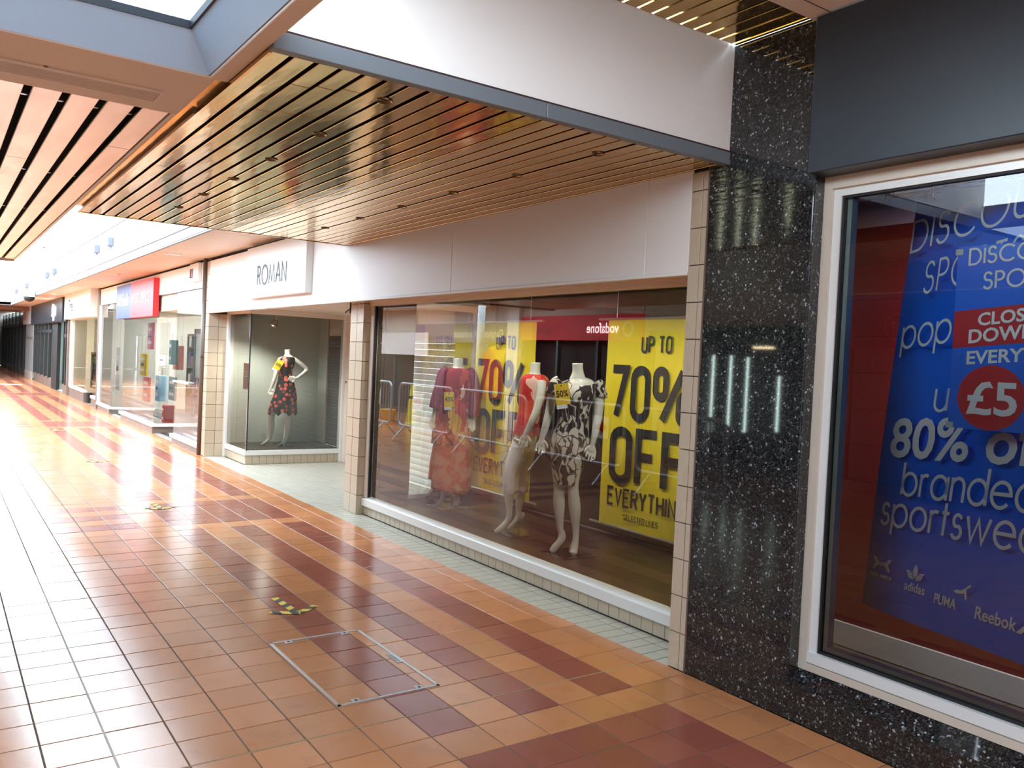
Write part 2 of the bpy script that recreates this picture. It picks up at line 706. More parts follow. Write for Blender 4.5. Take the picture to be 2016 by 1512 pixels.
def shift2(t, dx, dy):
    return [(v[0] + dx, v[1] + dy) for v in t[0]], t[1], (t[2] if len(t) > 2 else 0)


# ================================================================== FLOOR
CAMP = Vector((3.23186, -3.28589, 1.59321))


def to_px(p):
    q = Vector(p) - CAMP
    d = q.dot(_f)
    if d < .05:
        return None
    return 1008 + FPX * q.dot(_r) / d, 756 - FPX * q.dot(_u) / d, d


def in_frame(p, m=60):
    q = to_px(p)
    return q is not None and -m < q[0] < 2016 + m and -m < q[1] < 1512 + m


sbox('floor', box(-55, 8, -8, 7, -.4, -.062), M_GROUT_D)  # unseen slab added to block light leaking in from below
floor = mk('floor', box(-54, 8, -7.3, 0.0, -.06, -.003), M_GROUT)
tag(floor, kind='structure')
XMIN, XMAX = -54., 7.0
JB = 1.065  # grid line y = -JB + PY*j


def tone(i, j):
    blocks = ((2, 6), (-25, -21), (-68, -64), (-112, -108), (-156, -152))
    for a, b in blocks:
        if a <= i <= b:
            if -2 <= j <= 2:
                return 1
            if j <= -4 and a < 2:
                return 1 if (i - a) % 2 == 0 else 0
            return 0
        if i in (a - 1, b + 1) and -2 <= j <= 2:
            return 0
    return 1 if (j in (-2, 0, 2)) else 0


def tile_vf(w, d, h=.012, ch=.0012):
    a, b = w / 2, d / 2
    v = [(-a, -b, -h), (a, -b, -h), (a, b, -h), (-a, b, -h), (-a, -b, -ch), (a, -b, -ch), (a, b, -ch), (-a, b, -ch), (-a + ch, -b + ch, 0), (a - ch, -b + ch, 0), (a - ch, b - ch, 0), (-a + ch, b - ch, 0)]
    f = [(8, 9, 10, 11)]
    for i in range(4):
        j = (i + 1) % 4
        f += [(i, j, 4 + j, 4 + i), (4 + i, 4 + j, 8 + j, 8 + i)]
    return v, f


def tile_mesh(name, w, d, m, **k):
    v, f = tile_vf(w, d, **k)
    me = bpy.data.meshes.new(name)
    me.from_pydata(v, [], f)
    me.materials.append(m)
    return me


JT = .006
half = JB - PY * 4  # 0.145 wide edge course
TM = {(0, 0): tile_mesh('tile_light', PX - JT, PY - JT, M_TILE_L), (1, 0): tile_mesh('tile_dark', PX - JT, PY - JT, M_TILE_D), (0, 1): tile_mesh('tile_edge', PX - JT, half - JT, M_TILE_L)}
cand, rest = [], []
for i in range(int(XMIN / PX), int(XMAX / PX)):
    for j in range(-27, 5):
        e = 1 if j == 4 else 0
        yc = -JB + PY * j + (half / 2 if e else PY / 2)
        xc = PX * (i + .5)
        zt = random.uniform(-.0012, .0004)
        t = tone(i, j)
        rec = (xc, yc, zt, t if not e else 0, e)
        if in_frame((xc, yc, 0)):
            cand.append((to_px((xc, yc, 0))[2], rec))
        else:
            rest.append(rec)
cand.sort(key=lambda q: q[0])
for d, (xc, yc, zt, t, e) in cand[:300]:
    inst('floor_tile', TM[(t, e)], (xc, yc, zt), floor)
rest += [q for _, q in cand[300:]]
for t, m in ((0, M_TILE_L), (1, M_TILE_D)):
    V, F = [], []
    for xc, yc, zt, tt, e in rest:
        if tt != t:
            continue
        v, f = tile_vf(PX - JT, (half if e else PY) - JT)
        n = len(V)
        V += [(q[0] + xc, q[1] + yc, q[2] + zt) for q in v]
        F += [tuple(k + n for k in q) for q in f]
    o = mk('floor_tiling', (V, F), m, floor, origin=(0, 0, 0))
    tag(o, kind='stuff')
# fillers in two joints, a blot of tar
mk('joint_filler', box(-3.2, 2.0, -JB - 7 * PY - .004, -JB - 7 * PY + .004, -.004, .0006), M_GROUT_W, floor)
mk('joint_filler', box(-.004, .004, -2.6, -.12, -.004, .0005), P('tan_sealant', srgb(150, 126, 92), .8, vary=.4, vscale=30), floor)
mk('tar_blot', lathe([(.004, .0035), (.018, .003), (.024, .0005)], (.754, -1.9, 0), 9), M_INK, floor)
mk('kerb_strip', box(-30.6, -30.25, -7, -.7, -.001, .004), M_GROUT_W, floor)

# access cover let into the floor
ac = thing('access_cover', 'rectangular steel framed access cover set in the tiled floor', 'access cover', (-.71, -1.48, 0))
ax0, ax1, ay0, ay1 = -1.182, -.238, -1.747, -1.218
for q in ((ax0, ax1, ay0, ay0 + .016), (ax0, ax1, ay1 - .016, ay1), (ax0, ax0 + .016, ay0, ay1), (ax1 - .016, ax1, ay0, ay1)):
    mk('frame_bar', box(*q, -.004, .0035, .001), M_ALU, ac)
for x in (ax0 + .026, ax1 - .026):
    for y in (ay0 + .10, ay1 - .10):
        pl = mk('lifting_plate', box(x - .022, x + .022, y - .02, y + .02, -.002, .003, .001), M_ALU, ac)
        mk('key_hole', box(x - .008, x + .008, y - .007, y + .007, .0028, .0034), M_INK, pl)
lp = mk('maker_plate', box(-.74, -.60, ay1 - .046, ay1 - .016, 0, .0032), M_ALU, ac)
for k in range(3):
    mk('stamped_line', box(-.73, -.61, ay1 - .041 + k * .008, ay1 - .038 + k * .008, .003, .0036), M_DARKMETAL, lp)


# hazard tape arrows pointing along the mall
M_HAZY = P('yellow_tape', srgb(232, 206, 60), .5)
M_HAZB = P('black_tape', srgb(30, 28, 28), .5)


def tape_strip(p0, p1, w, z, phase):
    p0, p1 = Vector((*p0, z)), Vector((*p1, z))
    d = (p1 - p0)
    L = d.length
    d.normalize()
    n = Vector((-d.y, d.x, 0)) * w / 2
    V, F, MI = [], [], []
    x = -phase
    k = 0
    step = .058
    sl = .03
    while x < L + sl:
        a, b = x, x + step
        q = [(max(0, min(L, a)), -1), (max(0, min(L, b)), -1), (max(0, min(L, b - sl)), 1), (max(0, min(L, a - sl)), 1)]
        if abs(q[0][0] - q[1][0]) + abs(q[2][0] - q[3][0]) > 1e-4:
            m = len(V)
            V += [p0 + d * s + n * t for s, t in q]
            V += [p0 + d * s + n * t - Vector((0, 0, .001)) for s, t in q]
            F += [(m, m + 1, m + 2, m + 3), (m, m + 4, m + 5, m + 1), (m + 2, m + 6, m + 7, m + 3)]
            MI += [k % 2] * 3
        x += step
        k += 1
    return V, F, MI


for n, (tx, ty, lab) in enumerate(((-1.62, -1.42, 'hazard tape arrow on the floor beside the access cover'), (-5.33, -1.415, 'hazard tape arrow on the dark tile block, second from the camera'), (-9.0, -1.43, 'hazard tape arrow on the bright floor, third from the camera'), (-13.4, -1.43, 'farthest hazard tape arrow, near the striped doormat shop'))):
    ar = thing('tape_arrow', lab, 'tape arrow', (tx, ty, 0), 'hazard tape arrows')
    for a, b, z, ph in (((tx - .37, ty - .02), (tx, ty), .0016, 0), ((tx - .10, ty + .15), (tx + .005, ty - .01), .0024, .02), ((tx - .09, ty - .145), (tx + .005, ty + .01), .0032, .035)):
        V, F, MI = tape_strip(a, b, .048, z, ph)
        o = mk('tape_strip', (V, F), [M_HAZY, M_HAZB], ar)
        for p, mi in zip(o.data.polygons, MI):
            p.material_index = mi

# ---------------- cream tiled lobby floor in front of the fashion shop
lob = mk('floor', box(-9.3, .09, 0.003, 1.78, -.06, -.003), M_GROUT_D)
tag(lob, kind='structure')
CT = .1
cand, rest = [], []
for i in range(-93, 1):
    for j in range(0, 18):
        xc, yc = CT * (i + .5), CT * j + CT / 2 - (.02 if j else .01)
        if xc > .075 or xc < -9.28:
            continue
        if yc > .29 and (xc > -4.42):
            continue
        if xc < -8.28 and yc > .29:
            continue
        rec = (xc, yc)
        q = to_px((xc, yc, 0))
        cand.append((q[2], rec))
cand.sort(key=lambda q: q[0])
cm = tile_mesh('cream_tile', CT - .007, CT - .007, M_CREAM_F, ch=.001)
for d, (xc, yc) in cand[:300]:
    inst('floor_tile', cm, (xc, yc, 0), lob)
V, F = [], []
for d, (xc, yc) in cand[300:]:
    v, f = tile_vf(CT - .007, CT - .007, ch=.001)
    n = len(V)
    V += [(q[0] + xc, q[1] + yc, q[2]) for q in v]
    F += [tuple(k + n for k in q) for q in f]
tag(mk('floor_tiling', (V, F), M_CREAM_F, lob, origin=(0, 0, 0)), kind='stuff')

# ================================================================== CEILINGS
# brass slat canopy over the shopfront
SOF = 2.645
can = struct('ceiling', (-2.0, -1.1, SOF))
mk('void_board', box(-4.4, .30, -2.34, .06, SOF + .075, SOF + .11), M_BLACK, can)
NS = 26
for k in range(NS):
    y0 = -2.335 + k * .0925
    y1 = y0 + .0925 - (.019 if k < 8 else .015)
    y1 = min(y1, .065)
    dz = random.uniform(-.002, .002)
    cuts = [-4.39, .298]
    if k in (2, 3, 4):
        cuts = [-4.39, -.52 + .03 * k, -.10 + .04 * k, .298]
    elif k % 3 == 1:
        cuts = [-4.39, -2.2 + .17 * (k % 5), .298]
    for a, b in zip(cuts, cuts[1:]):
        o = mk('slat', box(a + .002, b - .002, y0, y1, SOF + dz, SOF + dz + .014, .002), M_GOLD, can)
mk('edge_angle', prism([(-2.345, SOF - .012), (-2.335, SOF - .012), (-2.335, SOF + .06), (-2.39, SOF + .06), (-2.39, SOF + .05), (-2.345, SOF + .05)], 'x', -4.4, .3), M_GOLD, can)
mk('end_cap', box(-4.415, -4.4, -2.345, .0, SOF - .004, SOF + .3), M_GOLD, can)
dlm = None
for x, y in [(.046 - .703 * k, -1.778) for k in range(6)] + [(.011 - .703 * k, -.592) for k in range(6)]:
    o = mk('downlight', lathe([(.0, .012), (.022, .012), (.026, .002), (.034, -.003), (.036, .003)], (x, y, SOF - .001), 16), P('bronze_ring', srgb(120, 96, 62), .25, 1.), can)
    mk('lamp', lathe([(.001, -.004), (.014, -.002), (.018, .008)], (x, y, SOF + .002), 12), M_INK, o)
# canopy near face: white panel with slate bottom trim
mk('ceiling', box(-4.39, .31, -2.345, -.0, 2.80, 3.24), M_WHITE)
bpy.context.scene.objects['ceiling.001']['kind'] = 'structure'
wp = mk('wall_canopy', box(.31, .335, -2.345, 0.0, 2.708, 3.24), M_WHITE)
tag(wp, kind='structure')
tr = struct('trim_1', (.32, -1.1, 2.64))
for a, b in ((-2.345, -1.163), (-1.16, 0.0)):
    mk('trim_length', box(.298, .343, a, b, 2.637, 2.70, .002), M_SLATE, tr)
mk('shadow_gap', box(.31, .338, -2.345, 0, 2.70, 2.709), P('dark_red_sealant', srgb(58, 36, 36), .8), tr)
# upper strip of brass slats right of the white panel
uc = struct('ceiling', (.56, -1.1, 3.23))
mk('void_board', box(.335, .80, -2.34, 0., 3.30, 3.34), M_BLACK, uc)
for k in range(26):
    y0 = -2.335 + k * .0925
    mk('slat', box(.345, .79, y0, min(y0 + .078, -.002), 3.232, 3.246, .002), M_GOLD, uc)
# beige bulkhead in front of the sports shop
bb = mk('ceiling', box(.80, 7, -2.345, .0, 3.215, 3.6, .004), M_BEIGE)
tag(bb, kind='structure')
mk('panel_joint', box(.905, .909, -2.3, -.003, 3.2135, 3.2155), M_INKG, bb)
# copper slat bulkhead across the mall
cu = struct('ceiling', (-5.5, -4.4, 2.68))
CZ = 2.682
mk('void_board', box(-10.15, -.86, -6.35, -2.40, CZ + .10, 2.84), M_BLACK, cu)
y = -2.402
for k in range(27):
    y1 = y
    y0 = y - .113
    cuts = [-10.15, -.865]
    if k in (0, 3, 9):
        cuts = [-10.15, -1.9 - .25 * k, -.865]
    for a, b in zip(cuts, cuts[1:]):
        mk('slat', box(a + .002, b - .002, y0, y1, CZ, CZ + .016, .003), M_COPPER, cu)
    if k < 8:
        for xx in (-1.25, -3.2, -5.1):
            mk('slat_clip', box(xx, xx + .02, y0 - .036, y0 + .001, CZ + .03, CZ + .034), M_ALU, cu)
    y -= .147
mk('edge_fascia', box(-10.2, -.86, -2.396, -2.372, CZ - .004, 2.85), M_WHITE, cu)
mk('end_fascia', box(-10.2, -10.15, -6.35, -2.39, CZ - .03, 2.85), M_BEIGE, cu)
# beige soffit band with air grille
sb = mk('ceiling', box(-.86, -.2, -6.35, -2.385, 2.655, 2.82, .006), M_BEIGE_D)
tag(sb, kind='structure')
ag = thing('air_grille', 'long slotted air grille in the beige soffit band', 'air grille', (-.6, -4.0, 2.65))
mk('frame', join(box(-.70, -.69, -5.6, -2.515, 2.648, 2.656), box(-.545, -.535, -5.6, -2.515, 2.648, 2.656), box(-.69, -.545, -2.525, -2.515, 2.648, 2.656)), M_BEIGE, ag)
for k in range(8):
    x = -.684 + k * .0182
    mk('blade', box(x, x + .009, -5.6, -2.527, 2.649, 2.6555), M_BEIGE_D, ag)
mk('backing', box(-.69, -.545, -5.6, -2.525, 2.654, 2.6562), P('grille_shadow_brown', srgb(96, 78, 64), .8), ag)
for y in (-2.95, -3.3):
    mk('screw', lathe([(.001, -.003), (.008, -.002), (.009, 0)], (-.72 if y < -3 else -.52, y, 2.655), 10), M_DARKMETAL, ag)

# blue grey splayed frame of the near rooflight
rl = struct('trim_2', (2., -3.6, 2.66))


def splay(p, q, nx, ny):
    """p->q bottom outer edge; (nx,ny) points into the opening"""
    (x0, y0), (x1, y1) = p, q
    d = .09
    dx, dy = x1 - x0, y1 - y0
    L = math.hypot(dx, dy)
    tx, ty = dx / L, dy / L
    v = [(x0, y0, 2.66), (x1, y1, 2.66), (x1 + nx * d - tx * d, y1 + ny * d - ty * d, 2.79), (x0 + nx * d + tx * d, y0 + ny * d + ty * d, 2.79)]
    v += [(a - nx * .01, b - ny * .01, c + .012) for a, b, c in v]
    return fixn((v, [(0, 1, 2, 3), (4, 5, 6, 7), (0, 1, 5, 4), (1, 2, 6, 5), (2, 3, 7, 6), (3, 0, 4, 7)]))


X0, X1, Y0, Y1 = -.2, 6.7, -6.2, -2.42
for p, q, nx, ny in (((X0, Y1), (X1, Y1), 0, -1), ((X0, Y0), (X0, Y1), 1, 0), ((X1, Y1), (X1, Y0), -1, 0), ((X1, Y0), (X0, Y0), 0, 1)):
    mk('splay_board', splay(p, q, nx, ny), M_BLUEGREY, rl)
for bx in (box(X0 + .07, X1, Y1 - .1, Y1 - .085, 2.79, 2.82), box(X0 + .07, X0 + .095, Y0, Y1 - .085, 2.79, 2.82)):
    mk('seal', bx, M_INKG, rl)
rg = struct('window_8', (3.2, -4.3, 2.82))
for k in range(4):
    mk('pane', box(-.13 + k * 1.705, -.13 + (k + 1) * 1.705 - .004, -6.12, -2.50, 2.822, 2.828), M_ROOFGLASS, rg)
us = mk('ceiling', box(-.2, 7, -2.415, -2.345, 2.65, 2.80, .003), M_BEIGE_D)
tag(us, kind='structure')
ns = mk('ceiling', box(6.7, 7.1, -7.2, -2.345, 2.66, 2.82), M_BEIGE)
tag(ns, kind='structure')
os_ = mk('ceiling', box(-.2, 6.7, -7.2, -6.2, 2.66, 2.82), M_BEIGE)
tag(os_, kind='structure')

# ---------------- long rooflight beyond: soffit bands, blue trims, white upstands
BZ = 2.90
far = struct('ceiling', (-20, -.4, BZ))
for k in range(0, 30):
    a, b = -4.42 - k * 1.05, -4.42 - (k + 1) * 1.05
    mk('soffit_panel', box(max(b, -34.6) + .002, a - .002, -.80, .02, BZ, BZ + .02), M_BEIGE, far)
mk('backing', box(-34.6, -4.4, -.80, 1.5, BZ + .02, 3.1), M_BEIGE, far)
for k in range(7):
    x = -9.35 - k * 4.75
    for dx in (0,):
        o = mk('downlight', lathe([(.10, .06), (.125, .0), (.145, -.006), (.15, .002)], (x, -.50, BZ), 28), M_WHITE, far)
        mk('lens', lathe([(.001, .045), (.11, .045), (.115, .055)], (x, -.50, BZ - .052), 20), P('downlight_glass', srgb(176, 150, 128), .15), o)
t3 = struct('trim_3', (-20, -.8, BZ))
mk('trim_face', box(-34.6, -4.42, -.835, -.80, BZ - .006, 3.0, .003), M_BLUEGREY, t3)
mk('trim_drip', box(-34.6, -4.42, -.825, -.79, BZ - .022, BZ - .006), M_SLATE, t3)
mk('trim_face', box(-34.64, -34.6, -6.3, -.80, BZ - .006, 3.0), M_BLUEGREY, t3)
mk('trim_face', box(-34.6, -10.2, -6.335, -6.30, BZ - .006, 3.0), M_BLUEGREY, t3)
up = struct('wall_rooflight', (-20, -.85, 3.0))
mk('upstand', box(-34.6, -4.42, -.87, -.84, 3.0, 3.52), M_WHITE, up)
mk('glazing_rail', box(-34.6, -4.42, -.885, -.84, 3.515, 3.55), M_INKG, up)
mk('upstand', box(-34.66, -34.63, -6.3, -.85, 3.0, 3.52), M_WHITE, up)
mk('glazing_rail', box(-34.66, -34.6, -6.3, -.85, 3.52, 3.56), M_BLUEGREY, up)
mk('upstand', box(-34.6, -10.2, -6.36, -6.33, 3.0, 3.52), M_WHITE, up)
mk('kerb', box(-34.6, -4.42, -.84, 1.5, 3.1, 3.5), M_WHITE, up)
# sensor boxes on the upstand
for n, x in enumerate((-12.0, -13.4, -19.8, -21.3, -27.0, -31.0)):
    lab = ['grey sensor box nearest the brass canopy', 'grey sensor box, second along the white upstand', 'grey sensor box, third along the white upstand', 'grey sensor box, fourth along the white upstand', 'small grey sensor box above the dome camera', 'farthest grey sensor box on the white upstand'][n]
    sn = thing('sensor_box', lab, 'sensor', (x, -.93, 3.2), 'sensor boxes on the rooflight upstand')
    mk('housing', box(x - .06, x + .06, -.96, -.875, 3.19, 3.34, .01), P('grey_sensor_shell', srgb(92, 98, 112), .5), sn)
    mk('arm', box(x - .16, x + .04, -.93, -.89, 3.165, 3.20, .005), P('grey_sensor_shell', srgb(92, 98, 112), .5), sn)
# far end of the mall: flat ceiling, end wall
fe = mk('ceiling', box(-54, -34.6, -7.2, .02, BZ, 3.2), M_BEIGE_D)
tag(fe, kind='structure')
mk('dark_beam', box(-36.2, -35.6, -7.0, -.0, BZ - .16, BZ), P('brown_beam', srgb(120, 84, 64), .5), fe)
mk('dark_beam', box(-39.0, -38.4, -7.0, -.0, BZ - .16, BZ), P('brown_beam', srgb(120, 84, 64), .5), fe)
oc = mk('ceiling', box(-34.6, -.2, -7.2, -6.3, BZ, 3.1), M_BEIGE)
tag(oc, kind='structure')
ew = mk('wall_far', box(-54.2, -54, -7.3, 2, 0, 3.2), P('grey_end_wall', srgb(120, 112, 104), .6, vary=.1, vscale=.6))
tag(ew, kind='structure')
nw = mk('wall_near', box(7.0, 7.2, -7.3, 3.3, 0, 3.6), M_WHITE)
tag(nw, kind='structure')


# ================================================================== GRANITE PIER, TILED PIERS
gp = struct('wall_granite', (.53, .2, 0))
mk('pier_slab', box(.216, .845, 0.0, .35, 0, 3.235, .003), M_GRANITE, gp)
mk('reveal_slab', box(.843, .850, 0.004, .11, .165, 2.51), M_GRANITE, gp)
mk('base_slab', box(.846, 3.6, 0.0, .3, 0, .160, .003), M_GRANITE, gp)
mk('sill_slab', prism([(.0015, .163), (.078, .228), (.14, .228), (.14, .16), (.0015, .16)], 'x', .846, 3.6), M_GRANITE, gp)
mk('pier_slab', box(3.6, 4.4, 0.0, .35, 0, 3.235, .003), M_GRANITE, gp)


def tiled_face(parent, org, ex, n, cols, rows, depth=.012, gap=.005, mat=None):
    """grid of wall tiles. org: corner; ex: unit along the row; n: outward normal; cols: widths; rows: heights"""
    org, ex, n = Vector(org), Vector(ex), Vector(n)
    z = 0.
    for rh in rows:
        s = 0.
        for cw in cols:
            a, b = s + gap / 2, s + cw - gap / 2
            c0, c1 = z + gap / 2, z + rh - gap / 2
            ch = .0015
            V = []
            for d, ins in ((0, 0), (depth - ch, 0), (depth, ch)):
                for (u, w) in ((a + ins, c0 + ins), (b - ins, c0 + ins), (b - ins, c1 - ins), (a + ins, c1 - ins)):
                    V.append(org + ex * u + Vector((0, 0, w)) + n * d)
            F = [(8, 9, 10, 11)]
            for i in range(4):
                j = (i + 1) % 4
                F += [(i, j, 4 + j, 4 + i), (4 + i, 4 + j, 8 + j, 8 + i)]
            mk('tile', fixn((V, F)), mat or M_CREAM_W, parent)
            s += cw
        z += rh


# near pier beside the granite
np_ = struct('wall_near_pier', (.155, .05, 0))
mk('core', box(.094, .205, .012, .30, 0, 2.66), M_GROUT_D, np_)
tiled_face(np_, (.090, .012, .0), (1, 0, 0), (0, -1, 0), [.079, .040], [.195] * 13 + [.10])
mk('edge_bead', box(.206, .2155, -.001, .05, 0, 2.645), M_BROWN, np_)
# middle pier
mp = struct('wall_middle_pier', (-4.57, .3, 0))
mk('core', box(-4.72, -4.43, .222, .80, 0, 2.2), M_GROUT_D, mp)
tiled_face(mp, (-4.732, .222, 0), (1, 0, 0), (0, -1, 0), [.157, .157], [.191] * 11 + [.06])
tiled_face(mp, (-4.43, .215, 0), (0, 1, 0), (1, 0, 0), [.085], [.191] * 11 + [.06])
tiled_face(mp, (-4.43, .355, .14), (0, 1, 0), (1, 0, 0), [.10], [.191] * 10, mat=M_OLIVE)
mk('return_panel', box(-4.44, -4.415, .455, .78, .13, 2.1), P('dark_olive_panel', srgb(70, 62, 50), .3, vary=.12), mp)
# far pier beside the stationer
fp = struct('wall_far_pier', (-9.4, .15, 0))
mk('core', box(-9.45, -9.30, .012, .30, 0, 2.9), M_GROUT_D, fp)
tiled_face(fp, (-9.462, .012, 0), (1, 0, 0), (0, -1, 0), [.085, .085], [.19] * 15)
tiled_face(fp, (-9.302, .0, 0), (0, 1, 0), (1, 0, 0), [.145, .145], [.19] * 11)
dp = thing('drainpipe', 'slim brown drainpipe beside the cream tiled pier', 'pipe', (-9.52, .02, 0))
mk('pipe', tube([(-9.52, .0, .0), (-9.52, .0, 2.9)], .045, 12), M_PIPE, dp, smooth=True)
mk('bracket', box(-9.575, -9.465, -.05, .05, 1.45, 1.49, .004), M_PIPE, dp)

# ================================================================== FASHION SHOP
fs = struct('wall_fascia', (-4.6, .06, 2.1))
mk('fascia_board', box(-9.30, -4.74, .0, .05, 2.115, 2.852, .002), M_WHITE, fs)
mk('fascia_board', box(-4.738, -2.392, .0, .05, 2.115, 2.93, .002), M_WHITE, fs)
mk('fascia_board', box(-2.389, -.241, .0, .05, 2.115, 2.93, .002), M_WHITE, fs)
mk('fascia_board', box(-.238, .092, .0, .05, 2.115, 2.70, .002), M_WHITE, fs)
mk('bottom_bead', box(-9.30, .092, -.012, .05, 2.095, 2.115, .003), M_WHITE, fs)
mk('soffit_board', box(-9.30, .092, .05, .42, 2.14, 2.16), M_BEIGE, fs)
mk('shadow_gap', box(-34.6, -4.42, .035, .06, 2.845, 2.905), M_BLACK, fs)
# projecting sign box
sg = thing('shop_sign', 'white box sign with thin grey capital letters beside the brass canopy', 'sign', (-6.2, -.04, 2.22))
mk('box', box(-7.3, -5.28, -.08, .0, 2.225, 2.845, .004), M_WHITE_SHEEN, sg)
place('lettering', stroke_text('ROMAN', .25, .031, .84, .16), (-6.86, -.0805, 2.36), (1, 0, 0), (0, 0, 1), M_INKG, sg, thick=.004)

# big display window
w1 = struct('window_1', (-2.2, .29, 0))
mk('plinth_core', box(-4.42, .1, .302, .45, 0, .09), M_GROUT_D, w1)
tiled_face(w1, (-4.42, .302, 0), (1, 0, 0), (0, -1, 0), [.1] * 45, [.09])
mk('sill', box(-4.42, .1, .265, .36, .09, .166, .006), M_WHITE_SHEEN, w1)
mk('sill_lip', box(-4.42, .1, .285, .36, .166, .176), M_WHITE_SHEEN, w1)
mk('jamb', box(-4.42, -4.352, .285, .34, .166, 2.13, .004), M_BEIGE, w1)
mk('gasket', box(-4.352, -4.342, .30, .33, .17, 2.08), M_INKG, w1)
mk('head', box(-4.42, .1, .272, .34, 2.078, 2.14, .004), M_BEIGE, w1)
mk('head_bead', box(-4.42, .1, .26, .34, 2.112, 2.14, .003), M_BEIGE, w1)
pane('pane', (-4.342, .315), (-2.192, .315), .17, 2.082, w1)
pane('pane', (-2.188, .315), (.09, .315), .17, 2.082, w1)
# side glass into the lobby
pane('pane', (-4.432, 1.52), (-4.432, .80), .17, 2.1, w1)
mk('side_sill', box(-4.46, -4.41, .78, 1.56, .06, .17, .004), M_WHITE_SHEEN, w1)
mk('side_post', box(-4.46, -4.41, 1.50, 1.56, .0, 2.1, .004), M_BEIGE, w1)
# display room
sbox('floor', box(-4.41, .3, .36, 1.60, 0, .13), M_WOOD)
sbox('trim_4', box(-4.41, .3, 1.60, 1.625, 0, .137), P('grey_edging', srgb(140, 132, 124), .5))
sbox('floor', box(-4.9, .3, 1.625, 6.0, -.02, .10), M_WOOD)
sbox('wall_back', box(-4.95, .35, 6.0, 6.1, 0, 2.8), P('dark_shop_wall', srgb(92, 84, 78), .6))
sbox('wall_side', box(.3, .35, .36, 6.0, 0, 2.8), P('dark_shop_wall', srgb(92, 84, 78), .6))
sbox('wall_lobby', box(-4.9, -4.46, 1.56, 1.80, 0, 2.2), M_BEIGE)
sbox('wall_inner', box(-4.95, -4.9, 1.80, 6.0, 0, 2.8), P('dark_shop_wall', srgb(92, 84, 78), .6))
cdr = mk('ceiling', box(-4.95, .35, .34, 6.1, 2.34, 2.9), P('dim_shop_ceiling', srgb(168, 152, 128), .7))
tag(cdr, kind='structure')
for k in range(7):
    mk('ceiling_batten', box(-4.3, .28, .62 + k * .24, .64 + k * .24, 2.325, 2.341), P('batten_brown', srgb(92, 78, 60), .7), cdr)

# lobby: soffit, left display box, shutter
ls = mk('ceiling', box(-8.26, -4.42, .05, 1.69, 2.165, 2.3), M_BEIGE)
tag(ls, kind='structure')
w2 = struct('window_2', (-8.8, .8, 0))
mk('plinth_core', box(-9.29, -8.292, .302, 1.69, 0, .125), M_GROUT_D, w2)
tiled_face(w2, (-9.29, .302, 0), (1, 0, 0), (0, -1, 0), [.0998] * 10, [.127])
tiled_face(w2, (-8.292, .29, 0), (0, 1, 0), (1, 0, 0), [.1] * 14, [.127])
mk('sill', join(box(-9.29, -8.262, .272, .33, .127, .195, .004), box(-8.32, -8.262, .33, 1.69, .127, .195, .004)), M_WHITE_SHEEN, w2)
mk('jamb', box(-9.31, -9.22, .262, .36, 0, 2.14, .004), M_WHITE_SHEEN, w2)
mk('jamb', box(-8.36, -8.25, 1.66, 1.73, 0, 2.16, .004), M_WHITE_SHEEN, w2)
mk('head', join(box(-9.31, -8.26, .27, .33, 2.09, 2.14), box(-8.33, -8.26, .33, 1.69, 2.09, 2.16)), M_BEIGE, w2)
pane('pane', (-9.22, .30), (-8.285, .30), .195, 2.09, w2)
pane('pane', (-8.285, .304), (-8.285, 1.66), .195, 2.09, w2)
mk('corner_bead', box(-8.292, -8.278, .298, .312, .195, 2.09), M_INKG, w2)
sbox('floor', box(-9.29, -8.33, .33, 1.7, .128, .2), M_WOOD)
sbox('wall_left_panel', box(-9.32, -9.29, .3, 1.74, 0, 2.2), M_GREYW)
db = struct('wall_display_back', (-8.8, 1.72, .2))
mk('back_panel', box(-9.29, -8.92, 1.70, 1.74, .2, 2.2), M_GREYW, db)
mk('back_edge', box(-8.93, -8.90, 1.68, 1.74, .2, 2.2), M_BEIGE, db)
mk('back_head', box(-8.92, -8.33, 1.70, 1.74, 1.86, 2.2), M_BEIGE, db)
mk('louvre_backing', box(-8.92, -8.33, 1.735, 1.745, .2, 1.9), M_INKG, db)
M_LOUV = P('dark_grey_louvre', srgb(78, 84, 86), .5)
for k in range(36):
    z = .2 + k * .0462
    mk('louvre', box(-8.92, -8.35, 1.705, 1.735, z, z + .040), M_LOUV, db)
sbox('ceiling', box(-9.3, -8.27, .31, 1.74, 2.14, 2.2), M_BEIGE)
rs = thing('roller_shutter', 'white slatted roller shutter closing the recessed shop entrance', 'shutter', (-6.5, 1.75, 0))
mk('head_box', box(-8.25, -4.9, 1.69, 1.86, 1.84, 2.3), M_BEIGE, rs)
mk('side_guide', box(-8.25, -8.14, 1.70, 1.80, 0, 1.84, .004), M_BEIGE, rs)
mk('side_guide', box(-8.14, -8.10, 1.715, 1.77, 0, 1.84), M_BEIGE_D, rs)
mk('side_guide', box(-4.95, -4.9, 1.70, 1.80, 0, 1.84, .004), M_BEIGE, rs)
mk('lock', lathe([(.001, -.006), (.016, -.005), (.018, 0)], (-8.20, 1.70, 1.18), 12, 'y'), M_INK, rs)
for k in range(24):
    z = .012 + k * .0765
    prof = [(1.752, z), (1.744, z + .012), (1.738, z + .037), (1.744, z + .062), (1.752, z + .0735), (1.762, z + .0735), (1.762, z)]
    mk('shutter_slat', prism(prof, 'x', -8.10, -4.95), M_SHUT, rs)
hr = thing('hook_rail', 'thin dark metal rail under the entrance soffit', 'rail', (-5.3, .5, 2.1))
mk('rail', tube([(-6.7, 1.0, 2.12), (-4.95, .30, 2.07)], .010, 8), M_DARKMETAL, hr)
mk('rail_end', tube([(-4.95, .30, 2.02), (-4.95, .30, 2.14)], .010, 8), M_DARKMETAL, hr)
